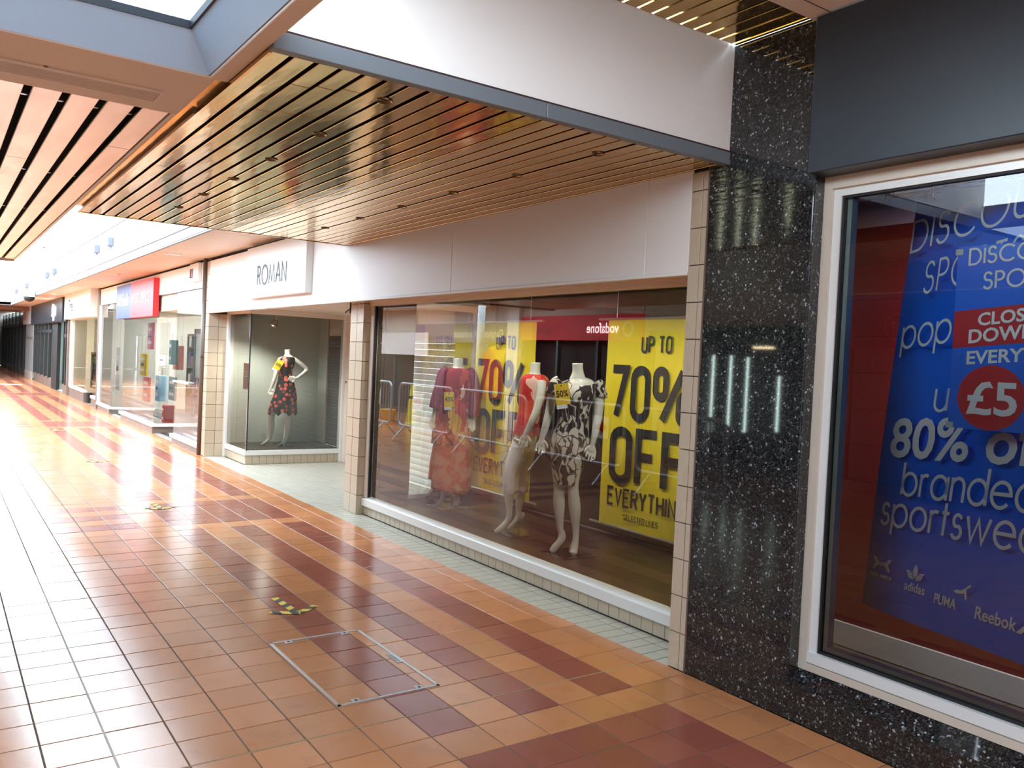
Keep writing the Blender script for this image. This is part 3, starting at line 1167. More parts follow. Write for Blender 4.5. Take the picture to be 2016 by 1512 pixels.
for n, xx in enumerate((-7.75, -7.62)):
    kr = tube([(xx + .03 * math.cos(a * math.pi / 6), 1.66, 1.98 + .035 * math.sin(a * math.pi / 6)) for a in range(12)], .006, 6, closed=True)
    o = mk('ring_hook', kr, M_DARKMETAL, hr)


def spot(lab, x, y, z, tilt=.5, power=22., aim=.25):
    t = thing('spotlight', lab, 'spotlight', (x, y, z), 'ceiling spotlights of the fashion shop')
    mk('stem', tube([(x, y, z + .12), (x, y, z + .03)], .012, 8), M_ALU, t)
    d = Vector((0, -math.sin(tilt), -math.cos(tilt)))
    c = Vector((x, y, z + .03))
    mk('hood', tube([c, c + d * .03, c + d * .09, c + d * .095], [.02, .035, .055, .05], 14), P('pale_lamp_shell', srgb(205, 198, 184), .25, .4), t, smooth=True)
    mk('bulb', lathe([(.001, -.012), (.02, -.008), (.024, 0)], tuple(c + d * .085), 12), P('lit_bulb', (1, 1, 1), .3, emit=(1, .93, .8), estr=4.), t)
    ld = bpy.data.lights.new('spotlight_lamp', 'SPOT')
    ld.energy = power
    ld.color = (1, .95, .86)
    ld.spot_size = 2.6
    ld.spot_blend = .6
    ld.shadow_soft_size = .06
    lo = bpy.data.objects.new('spotlight_lamp', ld)
    COL.objects.link(lo)
    lo.location = c + d * .11
    lo.rotation_euler = (-aim, 0, 0)


spot('spotlight above the black dress mannequin in the corner display box', -8.55, .75, 2.0, power=40.)
for n_, x_ in enumerate((-4.0, -3.0, -2.0, -1.0, -.2)):  # row filled out with added spotlights to brighten the window display
    spot(['added spotlight over the crimson floral kaftan', 'added spotlight over the red leaf print top', 'added spotlight just right of the glass joint', 'added spotlight between the leaf print dress and the tiled pier', 'added spotlight nearest the granite pier'][n_], x_, .58, 2.2, power=14., aim=-.35)

# yellow sale banners hanging behind the mannequins
EX, EZ = (1, 0, 0), (0, 0, 1)


def banner(x0, lab):
    y = 1.52
    b = thing('sale_banner', lab, 'banner', (x0 + .55, y, .23), 'yellow sale banners')
    n = 12
    V, F = [], []
    for s in (0, .0015):
        for k in range(n + 1):
            dy = .010 * math.sin(k * 1.1 + x0)
            for z in (.235, 1.11, 1.99):
                V.append((x0 + 1.1 * k / n, y + dy * (.3 if z > 1.9 else 1) + s, z))
    m = 3 * (n + 1)
    for k in range(n):
        for r in range(2):
            a = k * 3 + r
            F += [(a, a + 3, a + 4, a + 1), (m + a, m + a + 1, m + a + 4, m + a + 3)]
    mk('sheet', (V, F), M_YELLOW, b)
    mk('top_pole', tube([(x0 - .13, y, 2.0), (x0 + 1.22, y, 2.0)], .012, 10), M_ALU, b)
    mk('bottom_pole', tube([(x0 - .13, y, .23), (x0 + 1.22, y, .23)], .012, 10), M_ALU, b)
    for xx in (x0 + .1, x0 + 1.0):
        mk('cord', tube([(xx, y, 2.0), (xx, y, 2.34)], .003, 6), M_ALU, b)
    yy = y - .013
    place('lettering', fitw(stroke_text('UP TO', .145, .022, 1., .13, True), .34), (x0 + .44, yy, 1.71), EX, EZ, M_INK, b)
    place('lettering', fitw(stroke_text('70%', .47, .072, 1., .13, True), .93), (x0 + .10, yy, 1.14), EX, EZ, M_INK, b)
    place('lettering', fitw(stroke_text('OFF', .49, .075, 1., .13, True), .82), (x0 + .14, yy, .60), EX, EZ, M_INK, b)
    place('lettering', fitw(stroke_text('EVERYTHING', .165, .0235, 1., .12, True), .90), (x0 + .11, yy, .41), EX, EZ, M_INK, b)
    place('lettering', fitw(stroke_text('*SELECTED LINES', .05, .0062, 1., .12, True), .42), (x0 + .30, yy, .31), EX, EZ, M_INK, b)


banner(-4.41, 'yellow 70% off banner behind the red and coral dressed mannequins')
banner(-2.25, 'yellow 70% off banner nearest the tiled pier by the granite')

# small notices in the corner display
rn = thing('red_notice', 'small red notice on the corner display glass', 'notice', (-8.45, .31, 1.03))
mk('sheet', box(-8.57, -8.33, .312, .315, 1.03, 1.40), P('red_orange_card', srgb(214, 70, 44), .5), rn)
mk('white_footer', box(-8.57, -8.33, .3105, .312, 1.03, 1.05), M_WINK, rn)
for k in range(4):
    mk('print_line', box(-8.50, -8.38, .3105, .312, 1.17 + k * .035, 1.18 + k * .035), M_WINK, rn)
lf = thing('leaflet', 'pale blue leaflet leaning at the foot of the corner display glass', 'leaflet', (-8.36, .32, .2))
mk('sheet', prism([(-8.41, .2), (-8.30, .2), (-8.28, .45), (-8.39, .45)], 'y', .318, .322), P('pale_blue_card', srgb(180, 214, 232), .5), lf)
for k in range(3):
    mk('print_line', box(-8.38, -8.32, .3165, .3185, .25 + k * .05, .27 + k * .05), P('navy_print', srgb(40, 60, 110), .5), lf)


# ================================================================== MANNEQUINS
def smoothpath(pts, sub=5):
    """Catmull-Rom through tuples of any length"""
    out = []
    n = len(pts)
    for i in range(n - 1):
        p0, p1, p2, p3 = pts[max(i - 1, 0)], pts[i], pts[i + 1], pts[min(i + 2, n - 1)]
        for k in range(sub):
            t = k / sub
            out.append(tuple(.5 * ((2 * b) + (-a + c) * t + (2 * a - 5 * b + 4 * c - d) * t * t + (-a + 3 * b - 3 * c + d) * t ** 3) for a, b, c, d in zip(p0, p1, p2, p3)))
    out.append(pts[-1])
    return out


def limb(pts, sub=5, seg=14):
    """pts (u,w,z,ru,rw): elliptical tube, ru across the view, rw in depth; rounded closed ends"""
    P_ = smoothpath(pts, sub)
    V, F = [], []
    n = len(P_)
    for i, (u, w, z, ru, rw) in enumerate(P_):
        a = Vector(P_[max(i - 1, 0)][:3])
        b = Vector(P_[min(i + 1, n - 1)][:3])
        t = (b - a)
        t = t.normalized() if t.length > 1e-6 else Vector((0, 0, 1))
        ax = Vector((0, 1, 0))
        if abs(t.dot(ax)) > .9:
            ax = Vector((1, 0, 0))
        e1 = t.cross(ax).normalized()
        e2 = e1.cross(t).normalized()
        for k in range(seg):
            an = 2 * math.pi * k / seg
            V.append(Vector((u, w, z)) + e1 * math.cos(an) * max(ru, .002) + e2 * math.sin(an) * max(rw, .002))
    for i in range(n - 1):
        for k in range(seg):
            l = (k + 1) % seg
            F.append((i * seg + k, i * seg + l, (i + 1) * seg + l, (i + 1) * seg + k))
    F.append(tuple(range(seg)))
    F.append(tuple(range((n - 1) * seg, n * seg)))
    return V, F


def hand(wr, tip, side=1, curl=.01, depth=0.):
    """palm, four unequal fingers and a thumb between wrist (u,w,z) and middle fingertip"""
    wr, tip = Vector(wr), Vector(tip)
    d = tip - wr
    L = d.length
    d.normalize()
    s = d.cross(Vector((0, 1, 0)))
    s = s.normalized() if s.length > .1 else Vector((1, 0, 0))
    back = s.cross(d).normalized()
    parts = []
    pm = wr + d * L * .5
    parts.append(limb([(*wr, .019, .017), (*(wr + d * L * .2), .026, .015), (*(wr + d * L * .36), .038, .014), (*(pm - d * .006), .040, .012), (*pm, .036, .008)], 3, 10))
    for k, (o, f) in enumerate(((-.033, .80), (-.011, .97), (.011, 1.), (.032, .9))):
        a = pm + s * o - d * .012
        b = wr + d * L * (.5 + .26 * f) + s * o * 1.05 + back * curl * .4
        c = wr + d * L * f + s * o * .95 + back * curl
        parts.append(limb([(*a, .0085, .0085), (*b, .0078, .0078), (*c, .006, .006)], 3, 8))
    t0 = wr + d * L * .2 + s * side * .022
    t1 = wr + d * L * .42 + s * side * .048 + back * curl
    t2 = wr + d * L * .6 + s * side * .05 + back * curl * 1.3
    parts.append(limb([(*t0, .011, .011), (*t1, .0098, .0098), (*t2, .0065, .0065)], 3, 8))
    return parts


class Man:
    def __init__(s, label, base, zf, group='headless white mannequins', yaw=0.):
        s.b = Vector((base[0], base[1], zf))
        d = Vector((CAMP.x - base[0], CAMP.y - base[1], 0)).normalized()
        s.f = d
        s.r = Vector((-d.y, d.x, 0))
        s.t = thing('mannequin', label, 'mannequin', tuple(s.b), group)

    def w(s, q):
        return s.b + s.r * q[0] + s.f * q[1] + Vector((0, 0, q[2]))

    def tr(s, vf):
        return [s.w(v) for v in vf[0]], vf[1]

    def body(s, parts, vox=.008):
        V, F = join(*[fixn((list(map(tuple, p[0])), p[1])) for p in parts])
        o = mk('body', s.tr((V, F)), M_MANN, s.t)
        md = o.modifiers.new('r', 'REMESH')
        md.mode = 'VOXEL'
        md.voxel_size = vox
        md.use_smooth_shade = True
        sm = o.modifiers.new('s', 'SMOOTH')
        sm.factor = .5
        sm.iterations = 4
        dg = bpy.context.evaluated_depsgraph_get()
        me = bpy.data.meshes.new_from_object(o.evaluated_get(dg))
        o.modifiers.clear()
        old = o.data
        o.data = me
        bpy.data.meshes.remove(old)
        if not me.materials:
            me.materials.append(M_MANN)
        me.polygons.foreach_set('use_smooth', [True] * len(me.polygons))
        return o

    def cloth(s, name, secs, mat, folds=0, amp=0., hem=0., sub=6, seg=72, parent=None, hemn=6):
        """secs (u,w,z,hu,hw) top to bottom: shell of cloth with folds growing to the hem"""
        P_ = smoothpath(secs, sub)
        V, F = [], []
        n = len(P_)
        for i, (u, w, z, hu, hw) in enumerate(P_):
            g = i / (n - 1)
            for k in range(seg):
                a = 2 * math.pi * k / seg
                q = 1 + amp * g * math.sin(folds * a + 1.3) + amp * .4 * g * math.sin(folds * 2.3 * a)
                dz = hem * (g ** 6) * (abs(((hemn * a / math.pi + .3) % 2) - 1) * 2 - 1)
                V.append((u + hu * q * math.cos(a), w + hw * q * math.sin(a), z + dz))
        for i in range(n - 1):
            for k in range(seg):
                l = (k + 1) % seg
                F.append((i * seg + k, i * seg + l, (i + 1) * seg + l, (i + 1) * seg + k))
        o = mk(name, s.tr((V, F)), mat, parent or s.t, smooth=True)
        md = o.modifiers.new('thickness', 'SOLIDIFY')
        md.thickness = .004
        return o

    def sleeve(s, name, pts, mat, parent):
        return mk(name, s.tr(limb(pts, 5, 20)), mat, parent, smooth=True)

    def base_plate(s, u, w, size=.17, rod=None):
        p = s.w((u, w, 0))
        mk('base_plate', box(p.x - size, p.x + size, p.y - size, p.y + size, p.z, p.z + .006, .002), P('brushed_steel_plate', srgb(120, 116, 108), .2, .9), s.t)
        if rod:
            mk('support_rod', tube([s.w((rod[0], rod[1], .005)), s.w((rod[0], rod[1], rod[2]))], .006, 8), M_CHROME, s.t)

    def tag(s, u, z, w, txt, tilt=.25, sz=1.):
        c = s.w((u, w, z))
        ex = (s.r * math.cos(tilt) + Vector((0, 0, math.sin(tilt))))
        ez = (Vector((0, 0, math.cos(tilt))) - s.r * math.sin(tilt))
        hw, hh = .055 * sz, .08 * sz
        fo = s.f * .004

        def quad(a, b, c_, d_, off):
            return [c + ex * x + ez * y + s.f * off for x, y in ((a, b), (c_, b), (c_, d_), (a, d_))]
        v = quad(-hw, -hh, hw, hh, 0) + quad(-hw, -hh, hw, hh, .003)
        f = [(0, 3, 2, 1), (4, 5, 6, 7), (0, 1, 5, 4), (1, 2, 6, 5), (2, 3, 7, 6), (3, 0, 4, 7)]
        t = mk('price_tag', (v, f), P('yellow_card', srgb(238, 200, 20), .5), s.t)
        v = quad(-hw, -hh - .03, hw * .5, -hh, .0) + quad(-hw, -hh - .03, hw * .5, -hh, .002)
        mk('price_slip', (v, f), M_WINK, t)
        place('lettering', font_text(txt, .05 * sz, .02, .8), c + ez * -.02 + s.f * .0035, ex, ez, M_INK, t, 'c')
        mk('tag_hole', ([c + ex * (.006 * math.cos(a)) + ez * (hh * .8 + .006 * math.sin(a)) + s.f * .0036 for a in (0, 1, 2, 3, 4, 5, 6)], [tuple(range(7))]), M_INK, t)


# --- printed cloth
def cloth_mat(name, build):
    t = NT(name)
    build(t)
    t.b.inputs['Roughness'].default_value = .65
    t.b.inputs['Specular IOR Level'].default_value = .25
    return t.m


def _bw(t):
    p = t.pos()
    nz = t.noise(p, 5, 2, .5)
    mixv = t.n('ShaderNodeMix', data_type='VECTOR')
    mixv.inputs[0].default_value = .18
    t.l(p, mixv.inputs[4])
    t.l(nz.outputs['Color'], mixv.inputs[5])
    v = t.scalev(mixv.outputs[1], (1, 1, .62))
    e = t.vor(v, 21, 'DISTANCE_TO_EDGE')
    f = t.vor(v, 21)
    lines = t.ramp(e.outputs['Distance'], [(.035, 1.), (.075, 0.)])
    sel = t.ramp(f.outputs['Color'], [(.50, 0.), (.54, 1.)])
    veins = t.n('ShaderNodeTexWave')
    veins.inputs['Scale'].default_value = 9
    veins.inputs['Distortion'].default_value = 7
    veins.inputs['Detail'].default_value = 2
    t.l(v, veins.inputs['Vector'])
    vv = t.ramp(veins.outputs['Fac'], [(.06, 1.), (.16, 0.)])
    dark = t.mix(vv, srgb(34, 32, 32), srgb(200, 192, 180))
    lite = t.mix(lines, srgb(222, 214, 202), srgb(40, 36, 36))
    t.l(t.mix(sel, dark, lite), t.b.inputs['Base Color'])


M_BWLEAF = cloth_mat('black_white_leaf_print', _bw)


def _dots(t):
    p = t.pos()
    v = t.vor(p, 15, 'F1', .85)
    d = v.outputs['Distance']
    ring = t.ramp(d, [(.0, srgb(120, 40, 36)), (.10, srgb(120, 40, 36)), (.14, srgb(226, 96, 78)), (.34, srgb(226, 96, 78)), (.40, srgb(14, 13, 15))])
    t.l(ring, t.b.inputs['Base Color'])


M_DOTS = cloth_mat('black_coral_flower_print', _dots)


def _redleaf(t):
    p = t.pos()
    nz = t.noise(p, 6, 2)
    mixv = t.n('ShaderNodeMix', data_type='VECTOR')
    mixv.inputs[0].default_value = .2
    t.l(p, mixv.inputs[4])
    t.l(nz.outputs['Color'], mixv.inputs[5])
    f = t.vor(t.scalev(mixv.outputs[1], (1, 1, .6)), 15)
    t.l(t.ramp(f.outputs['Color'], [(0, srgb(214, 48, 36)), (.30, srgb(228, 84, 60)), (.52, srgb(236, 190, 176)), (.66, srgb(206, 54, 60)), (.82, srgb(232, 168, 80))], 'CONSTANT'), t.b.inputs['Base Color'])


M_REDLEAF = cloth_mat('red_leaf_print', _redleaf)


def _kaftan(t):
    p = t.pos()
    nz = t.noise(p, 7, 3)
    mixv = t.n('ShaderNodeMix', data_type='VECTOR')
    mixv.inputs[0].default_value = .2
    t.l(p, mixv.inputs[4])
    t.l(nz.outputs['Color'], mixv.inputs[5])
    f = t.vor(t.scalev(mixv.outputs[1], (1, 1, .5)), 12)
    t.l(t.ramp(f.outputs['Color'], [(0, srgb(150, 24, 40)), (.3, srgb(196, 66, 60)), (.5, srgb(120, 20, 52)), (.68, srgb(222, 178, 160)), (.8, srgb(214, 164, 60)), (.9, srgb(176, 40, 44))], 'CONSTANT'), t.b.inputs['Base Color'])


M_KAFTAN = cloth_mat('crimson_floral_print', _kaftan)


def sheer():
    t = NT('sheer_coral_voile')
    p = t.pos()
    nz = t.noise(p, 9, 3, .5, .6)
    t.l(t.ramp(nz.outputs[0], [(.4, srgb(220, 84, 60)), (.6, srgb(232, 150, 120))]), t.b.inputs['Base Color'])
    t.b.inputs['Roughness'].default_value = .7
    t.b.inputs['Alpha'].default_value = .72
    return t.m


M_SHEER = sheer()
M_CORALCLOTH = P('coral_trouser_cloth', srgb(206, 76, 56), .7, vary=.12, vscale=8)
M_PLUM = P('plum_cloth', srgb(128, 20, 60), .7, vary=.2, vscale=6)
M_STONE = P('stone_trouser_cloth', srgb(236, 229, 228), .7, vary=.05, vscale=7)

# ---- mannequin 1: leaf print dress
m = Man('headless mannequin in black and white leaf print dress', (-1.8, .77), .13)
neck = limb([(.046, .0, 1.30, .075, .055), (.047, 0, 1.36, .062, .05), (.046, .0, 1.40, .047, .045), (.043, .004, 1.44, .042, .042), (.041, .006, 1.475, .044, .044)])
torso = limb([(.046, .0, 1.36, .05, .045), (.05, .0, 1.325, .13, .07), (.05, .015, 1.24, .125, .085), (.04, .01, 1.10, .088, .068), (.015, 0, .95, .12, .085), (.005, -.005, .86, .135, .09), (0, 0, .76, .10, .08)])
legL = limb([(-.055, 0, .86, .075, .08), (-.06, .0, .70, .066, .068), (-.055, .005, .52, .045, .048), (-.05, -.005, .36, .046, .048), (-.034, -.01, .20, .028, .030), (-.022, -.008, .135, .025, .027), (-.035, .01, .085, .025, .026), (-.072, .03, .035, .030, .018), (-.098, .05, .012, .018, .009)])
heelL = limb([(-.015, -.015, .165, .02, .022), (-.005, -.02, .115, .022, .022), (-.03, .01, .07, .018, .018)])
legR = limb([(.06, 0, .86, .075, .08), (.05, .01, .70, .066, .068), (.050, .015, .52, .045, .048), (.072, .01, .36, .047, .048), (.088, .01, .20, .029, .031), (.092, .02, .12, .025, .028), (.085, .04, .07, .030, .030), (.076, .07, .03, .034, .022), (.070, .11, .01, .024, .010)])
armL = limb([(-.10, 0, 1.31, .045, .045), (-.135, 0, 1.23, .042, .042), (-.158, .0, 1.10, .035, .036), (-.182, .015, .98, .030, .031), (-.206, .02, .883, .021, .020)])
armR = limb([(.20, 0, 1.31, .045, .045), (.222, 0, 1.23, .042, .042), (.220, .0, 1.10, .035, .036), (.205, .015, .98, .030, .031), (.186, .02, .86, .021, .020)])
m.body([neck, torso, legL, heelL, legR, armL, armR] + hand((-.206, .02, .89), (-.215, .03, .755), 1, .02) + hand((.186, .02, .868), (.168, .03, .725), -1, .02), .005)
dress = m.cloth('dress', [(.048, .0, 1.345, .085, .058), (.049, .0, 1.315, .142, .078), (.05, .015, 1.24, .138, .098), (.042, .012, 1.11, .104, .084), (.02, .0, .97, .128, .098), (.006, -.003, .86, .148, .106), (0, .0, .72, .128, .10), (-.004, .0, .60, .102, .092), (-.005, .0, .535, .094, .086)], M_BWLEAF, 7, .03)
m.sleeve('sleeve', [(-.085, 0, 1.335, .045, .05), (-.115, 0, 1.305, .056, .056), (-.138, 0, 1.24, .056, .056), (-.143, 0, 1.225, .053, .053)], M_BWLEAF, dress)
m.sleeve('sleeve', [(.185, 0, 1.335, .045, .05), (.205, 0, 1.305, .056, .056), (.225, 0, 1.24, .056, .056), (.226, 0, 1.225, .053, .053)], M_BWLEAF, dress)
m.base_plate(.03, .02, .16, (-.02, -.03, .15))
m.tag(-.065, 1.235, .115, '50%', .18)

# ---- mannequin 2: red top, stone trousers
m = Man('headless mannequin in red leaf print top and pale trousers', (-2.55, .85), .13)
neck = limb([(.095, 0, 1.32, .062, .06), (.096, 0, 1.38, .047, .047), (.097, 0, 1.43, .043, .043), (.097, 0, 1.466, .045, .045)])
torso = limb([(.095, 0, 1.37, .05, .05), (.095, 0, 1.32, .10, .09), (.09, 0, 1.23, .108, .10), (.065, 0, 1.05, .08, .085), (.048, 0, .90, .088, .11), (.043, 0, .82, .09, .12), (.03, 0, .72, .08, .10)])
lA = limb([(.02, .05, .80, .085, .085), (-.03, .055, .65, .07, .07), (-.07, .055, .52, .05, .05), (-.078, .05, .36, .045, .046), (-.068, .045, .20, .028, .03), (-.072, .045, .13, .026, .028), (-.105, .05, .075, .027, .026), (-.15, .055, .03, .026, .02), (-.188, .06, .010, .014, .01)])
lB = limb([(.055, -.05, .80, .085, .085), (.04, -.05, .65, .07, .07), (.028, -.05, .52, .05, .05), (.022, -.05, .36, .045, .046), (.012, -.05, .20, .028, .03), (.015, -.05, .14, .028, .028), (-.01, -.05, .085, .026, .026), (-.045, -.05, .045, .024, .02), (-.07, -.05, .02, .014, .012)])
hB = limb([(.045, -.05, .17, .018, .02), (.05, -.05, .135, .02, .02), (.015, -.05, .09, .02, .02)])
arm = limb([(.15, .085, 1.31, .045, .045), (.15, .11, 1.22, .042, .042), (.125, .125, 1.08, .034, .035), (.085, .13, .97, .030, .030), (.042, .13, .867, .021, .02)])
arm2 = limb([(.06, -.09, 1.31, .045, .045), (.04, -.12, 1.2, .04, .04), (.03, -.13, 1.06, .033, .033), (.02, -.13, .86, .02, .02)])
m.body([neck, torso, lA, lB, hB, arm, arm2] + hand((.042, .13, .875), (.020, .135, .745), 1, .02) + hand((.02, -.13, .865), (.01, -.13, .73), 1, .01), .005)
top = m.cloth('top', [(.095, 0, 1.365, .075, .07), (.096, 0, 1.325, .118, .105), (.092, 0, 1.24, .122, .115), (.068, 0, 1.06, .098, .105), (.05, 0, .92, .106, .128), (.046, 0, .85, .112, .138)], M_REDLEAF, 6, .03)
tro = m.cloth('trousers', [(.046, 0, .90, .090, .115), (.043, 0, .82, .10, .13), (.03, 0, .74, .095, .128), (.028, 0, .71, .092, .12)], M_STONE)
m.sleeve('trouser_leg', [(.02, .055, .78, .09, .085), (-.03, .058, .65, .08, .078), (-.068, .058, .53, .064, .066), (-.075, .055, .42, .06, .064), (-.072, .05, .355, .06, .064)], M_STONE, tro)
m.sleeve('trouser_leg', [(.055, -.05, .78, .09, .085), (.045, -.05, .65, .08, .078), (.035, -.05, .53, .062, .066), (.03, -.05, .42, .058, .064), (.025, -.05, .355, .058, .064)], M_STONE, tro)
m.base_plate(.0, 0., .15, (.02, -.05, .14))
m.tag(-.075, .72, .02, '30%', .12, .8)

# ---- mannequin 3: floral kaftan over sheer skirt
m = Man('headless mannequin in crimson floral kaftan and sheer coral skirt', (-3.85, .93), .13)
neck = limb([(.047, 0, 1.32, .062, .06), (.047, 0, 1.39, .047, .047), (.047, 0, 1.475, .045, .045)])
torso = limb([(.047, 0, 1.38, .05, .05), (.048, 0, 1.34, .11, .07), (.048, 0, 1.25, .12, .085), (.03, 0, 1.08, .09, .07), (.01, 0, .9, .12, .09), (.01, 0, .78, .11, .09)])
lA = limb([(-.03, 0, .8, .075, .08), (-.04, 0, .6, .06, .06), (-.036, 0, .38, .048, .048), (-.04, 0, .22, .033, .033), (-.045, 0, .12, .026, .028), (-.07, .02, .06, .027, .025), (-.10, .04, .02, .02, .012)])
lB = limb([(.07, 0, .8, .075, .08), (.08, 0, .6, .06, .06), (.08, 0, .38, .048, .048), (.09, 0, .22, .034, .034), (.094, .01, .12, .028, .03), (.085, .03, .06, .03, .03), (.076, .06, .02, .03, .015)])
aL = limb([(-.06, 0, 1.33, .045, .045), (-.10, 0, 1.22, .04, .04), (-.13, 0, 1.10, .034, .034), (-.172, .02, .915, .021, .02)])
aR = limb([(.155, 0, 1.33, .045, .045), (.19, 0, 1.22, .04, .04), (.208, 0, 1.10, .034, .034), (.204, .02, .915, .021, .02)])
m.body([neck, torso, lA, lB, aL, aR] + hand((-.172, .02, .92), (-.182, .03, .755), 1, .02) + hand((.204, .02, .92), (.203, .03, .75), -1, .02), .008)
kf = m.cloth('kaftan', [(.047, 0, 1.375, .075, .06), (.048, 0, 1.34, .13, .085), (.048, 0, 1.25, .15, .10), (.03, 0, 1.08, .15, .105), (.01, 0, .92, .17, .125), (.005, 0, .78, .178, .13), (.005, 0, .62, .182, .135)], M_KAFTAN, 8, .05)
m.sleeve('sleeve', [(-.05, 0, 1.36, .045, .05), (-.09, 0, 1.30, .058, .06), (-.135, 0, 1.12, .062, .065), (-.158, .01, .99, .066, .07), (-.16, .01, .98, .06, .065)], M_PLUM, kf)
m.sleeve('sleeve', [(.145, 0, 1.36, .045, .05), (.185, 0, 1.30, .058, .06), (.215, 0, 1.12, .062, .065), (.212, .01, .93, .066, .07), (.212, .01, .92, .06, .065)], M_PLUM, kf)
m.cloth('sheer_skirt', [(.01, 0, .80, .165, .12), (.015, 0, .55, .185, .14), (.02, 0, .35, .19, .15), (.022, 0, .17, .192, .155)], M_SHEER, 9, .05, .03, hemn=2)
m.base_plate(0, 0, .16, (.03, -.02, .3))
m.tag(-.03, 1.07, .14, '43%', .05, .9)

# ---- mannequin 4: plum top, coral trousers, half hidden
m = Man('headless mannequin in plum top and coral trousers, half hidden at the back', (-4.26, 1.18), .13)
neck = limb([(.03, 0, 1.32, .06, .06), (.03, 0, 1.39, .046, .046), (.03, 0, 1.475, .045, .045)])
torso = limb([(.03, 0, 1.38, .05, .05), (.03, 0, 1.34, .11, .07), (.03, 0, 1.25, .12, .085), (.02, 0, 1.08, .09, .07), (.0, 0, .9, .12, .09), (.0, 0, .78, .11, .09)])
lA = limb([(-.05, 0, .82, .075, .08), (-.10, 0, .6, .06, .06), (-.14, 0, .38, .046, .046), (-.155, 0, .20, .03, .03), (-.16, 0, .12, .026, .028), (-.19, .02, .06, .027, .025), (-.225, .04, .015, .02, .012)])
lB = limb([(.05, 0, .82, .075, .08), (.05, 0, .6, .06, .06), (.05, 0, .38, .046, .046), (.05, 0, .20, .03, .03), (.05, .01, .1, .028, .03), (.04, .05, .02, .03, .015)])
aL = limb([(-.08, 0, 1.33, .045, .045), (-.13, 0, 1.2, .04, .04), (-.15, 0, 1.08, .034, .034), (-.17, .02, .9, .021, .02)])
aR = limb([(.14, 0, 1.33, .045, .045), (.18, 0, 1.2, .04, .04), (.19, 0, 1.08, .034, .034), (.19, .02, .9, .021, .02)])
m.body([neck, torso, lA, lB, aL, aR] + hand((-.17, .02, .905), (-.18, .03, .76), 1, .02) + hand((.19, .02, .905), (.19, .03, .76), -1, .02), .009)
tp = m.cloth('top', [(.03, 0, 1.375, .075, .06), (.03, 0, 1.34, .13, .085), (.03, 0, 1.25, .145, .10), (.02, 0, 1.08, .12, .095), (0, 0, .92, .15, .115), (0, 0, .82, .155, .12)], M_PLUM, 5, .04)
m.sleeve('sleeve', [(-.07, 0, 1.36, .045, .05), (-.12, 0, 1.28, .056, .058), (-.155, 0, 1.08, .05, .05), (-.168, .01, .95, .045, .045)], M_PLUM, tp)
m.sleeve('sleeve', [(.13, 0, 1.36, .045, .05), (.175, 0, 1.28, .056, .058), (.195, 0, 1.08, .05, .05), (.195, .01, .95, .045, .045)], M_PLUM, tp)
tr_ = m.cloth('trousers', [(0, 0, .88, .12, .10), (0, 0, .8, .13, .11), (0, 0, .74, .125, .105)], M_CORALCLOTH)
m.sleeve('trouser_leg', [(-.055, 0, .8, .085, .085), (-.105, 0, .6, .072, .075), (-.145, 0, .4, .062, .065), (-.16, 0, .2, .062, .065)], M_CORALCLOTH, tr_)
m.sleeve('trouser_leg', [(.055, 0, .8, .085, .085), (.055, 0, .6, .072, .075), (.055, 0, .4, .062, .065), (.055, 0, .2, .062, .065)], M_CORALCLOTH, tr_)
m.base_plate(-.05, 0, .15, (-.1, -.02, .3))
m.tag(-.03, 1.26, .13, '43%', .1, .9)

# ---- mannequin 5: poppy dress in the corner display
m = Man('headless mannequin in black dress with coral flowers, one hand on hip', (-8.75, 1.0), .2)
neck = limb([(.006, 0, 1.28, .06, .055), (.006, 0, 1.33, .046, .045), (.003, 0, 1.38, .042, .042), (.001, 0, 1.418, .046, .046)])
torso = limb([(.006, 0, 1.33, .05, .05), (.006, 0, 1.29, .105, .065), (-.015, .01, 1.19, .105, .08), (-.02, .0, 1.03, .082, .065), (-.01, 0, .88, .12, .085), (-.005, 0, .8, .13, .09), (-.03, 0, .7, .1, .08)])
lA = limb([(-.08, 0, .8, .075, .08), (-.14, .0, .6, .06, .06), (-.19, .01, .43, .045, .046), (-.185, 0, .28, .045, .046), (-.20, 0, .13, .026, .028), (-.225, .01, .08, .025, .025), (-.28, .02, .03, .024, .018), (-.325, .03, .01, .014, .01)])
lB = limb([(.06, 0, .8, .075, .08), (.06, 0, .6, .06, .06), (.055, .01, .45, .046, .047), (.05, 0, .28, .047, .047), (.028, 0, .12, .027, .029), (.005, .01, .06, .027, .026), (-.06, .03, .015, .024, .018), (-.118, .05, -.004, .014, .01)])
aL = limb([(-.085, 0, 1.28, .042, .042), (-.13, 0, 1.18, .036, .036), (-.172, 0, .97, .031, .032), (-.216, .02, .84, .019, .019)])
aR = limb([(.085, 0, 1.28, .042, .042), (.16, -.01, 1.235, .04, .04), (.285, -.03, 1.14, .034, .034), (.235, .02, 1.075, .031, .031), (.152, .06, 1.005, .02, .02)])
m.body([neck, torso, lA, lB, aL, aR] + hand((-.216, .02, .845), (-.218, .03, .735), 1, .02) + hand((.155, .06, 1.006), (.01, .105, .985), 1, .01), .008)
dress = m.cloth('dress', [(.006, 0, 1.315, .075, .055), (.006, 0, 1.285, .118, .078), (-.016, .01, 1.19, .118, .095), (-.02, 0, 1.04, .098, .08), (-.01, 0, .90, .13, .10), (-.01, 0, .78, .155, .115), (-.03, 0, .62, .185, .14), (-.04, 0, .485, .205, .16)], M_DOTS, 9, .05, .042, hemn=8)
m.base_plate(.0, 0, .12, (.0, -.03, .3))
m.tag(-.12, 1.19, .11, '50%', -.5, .9)


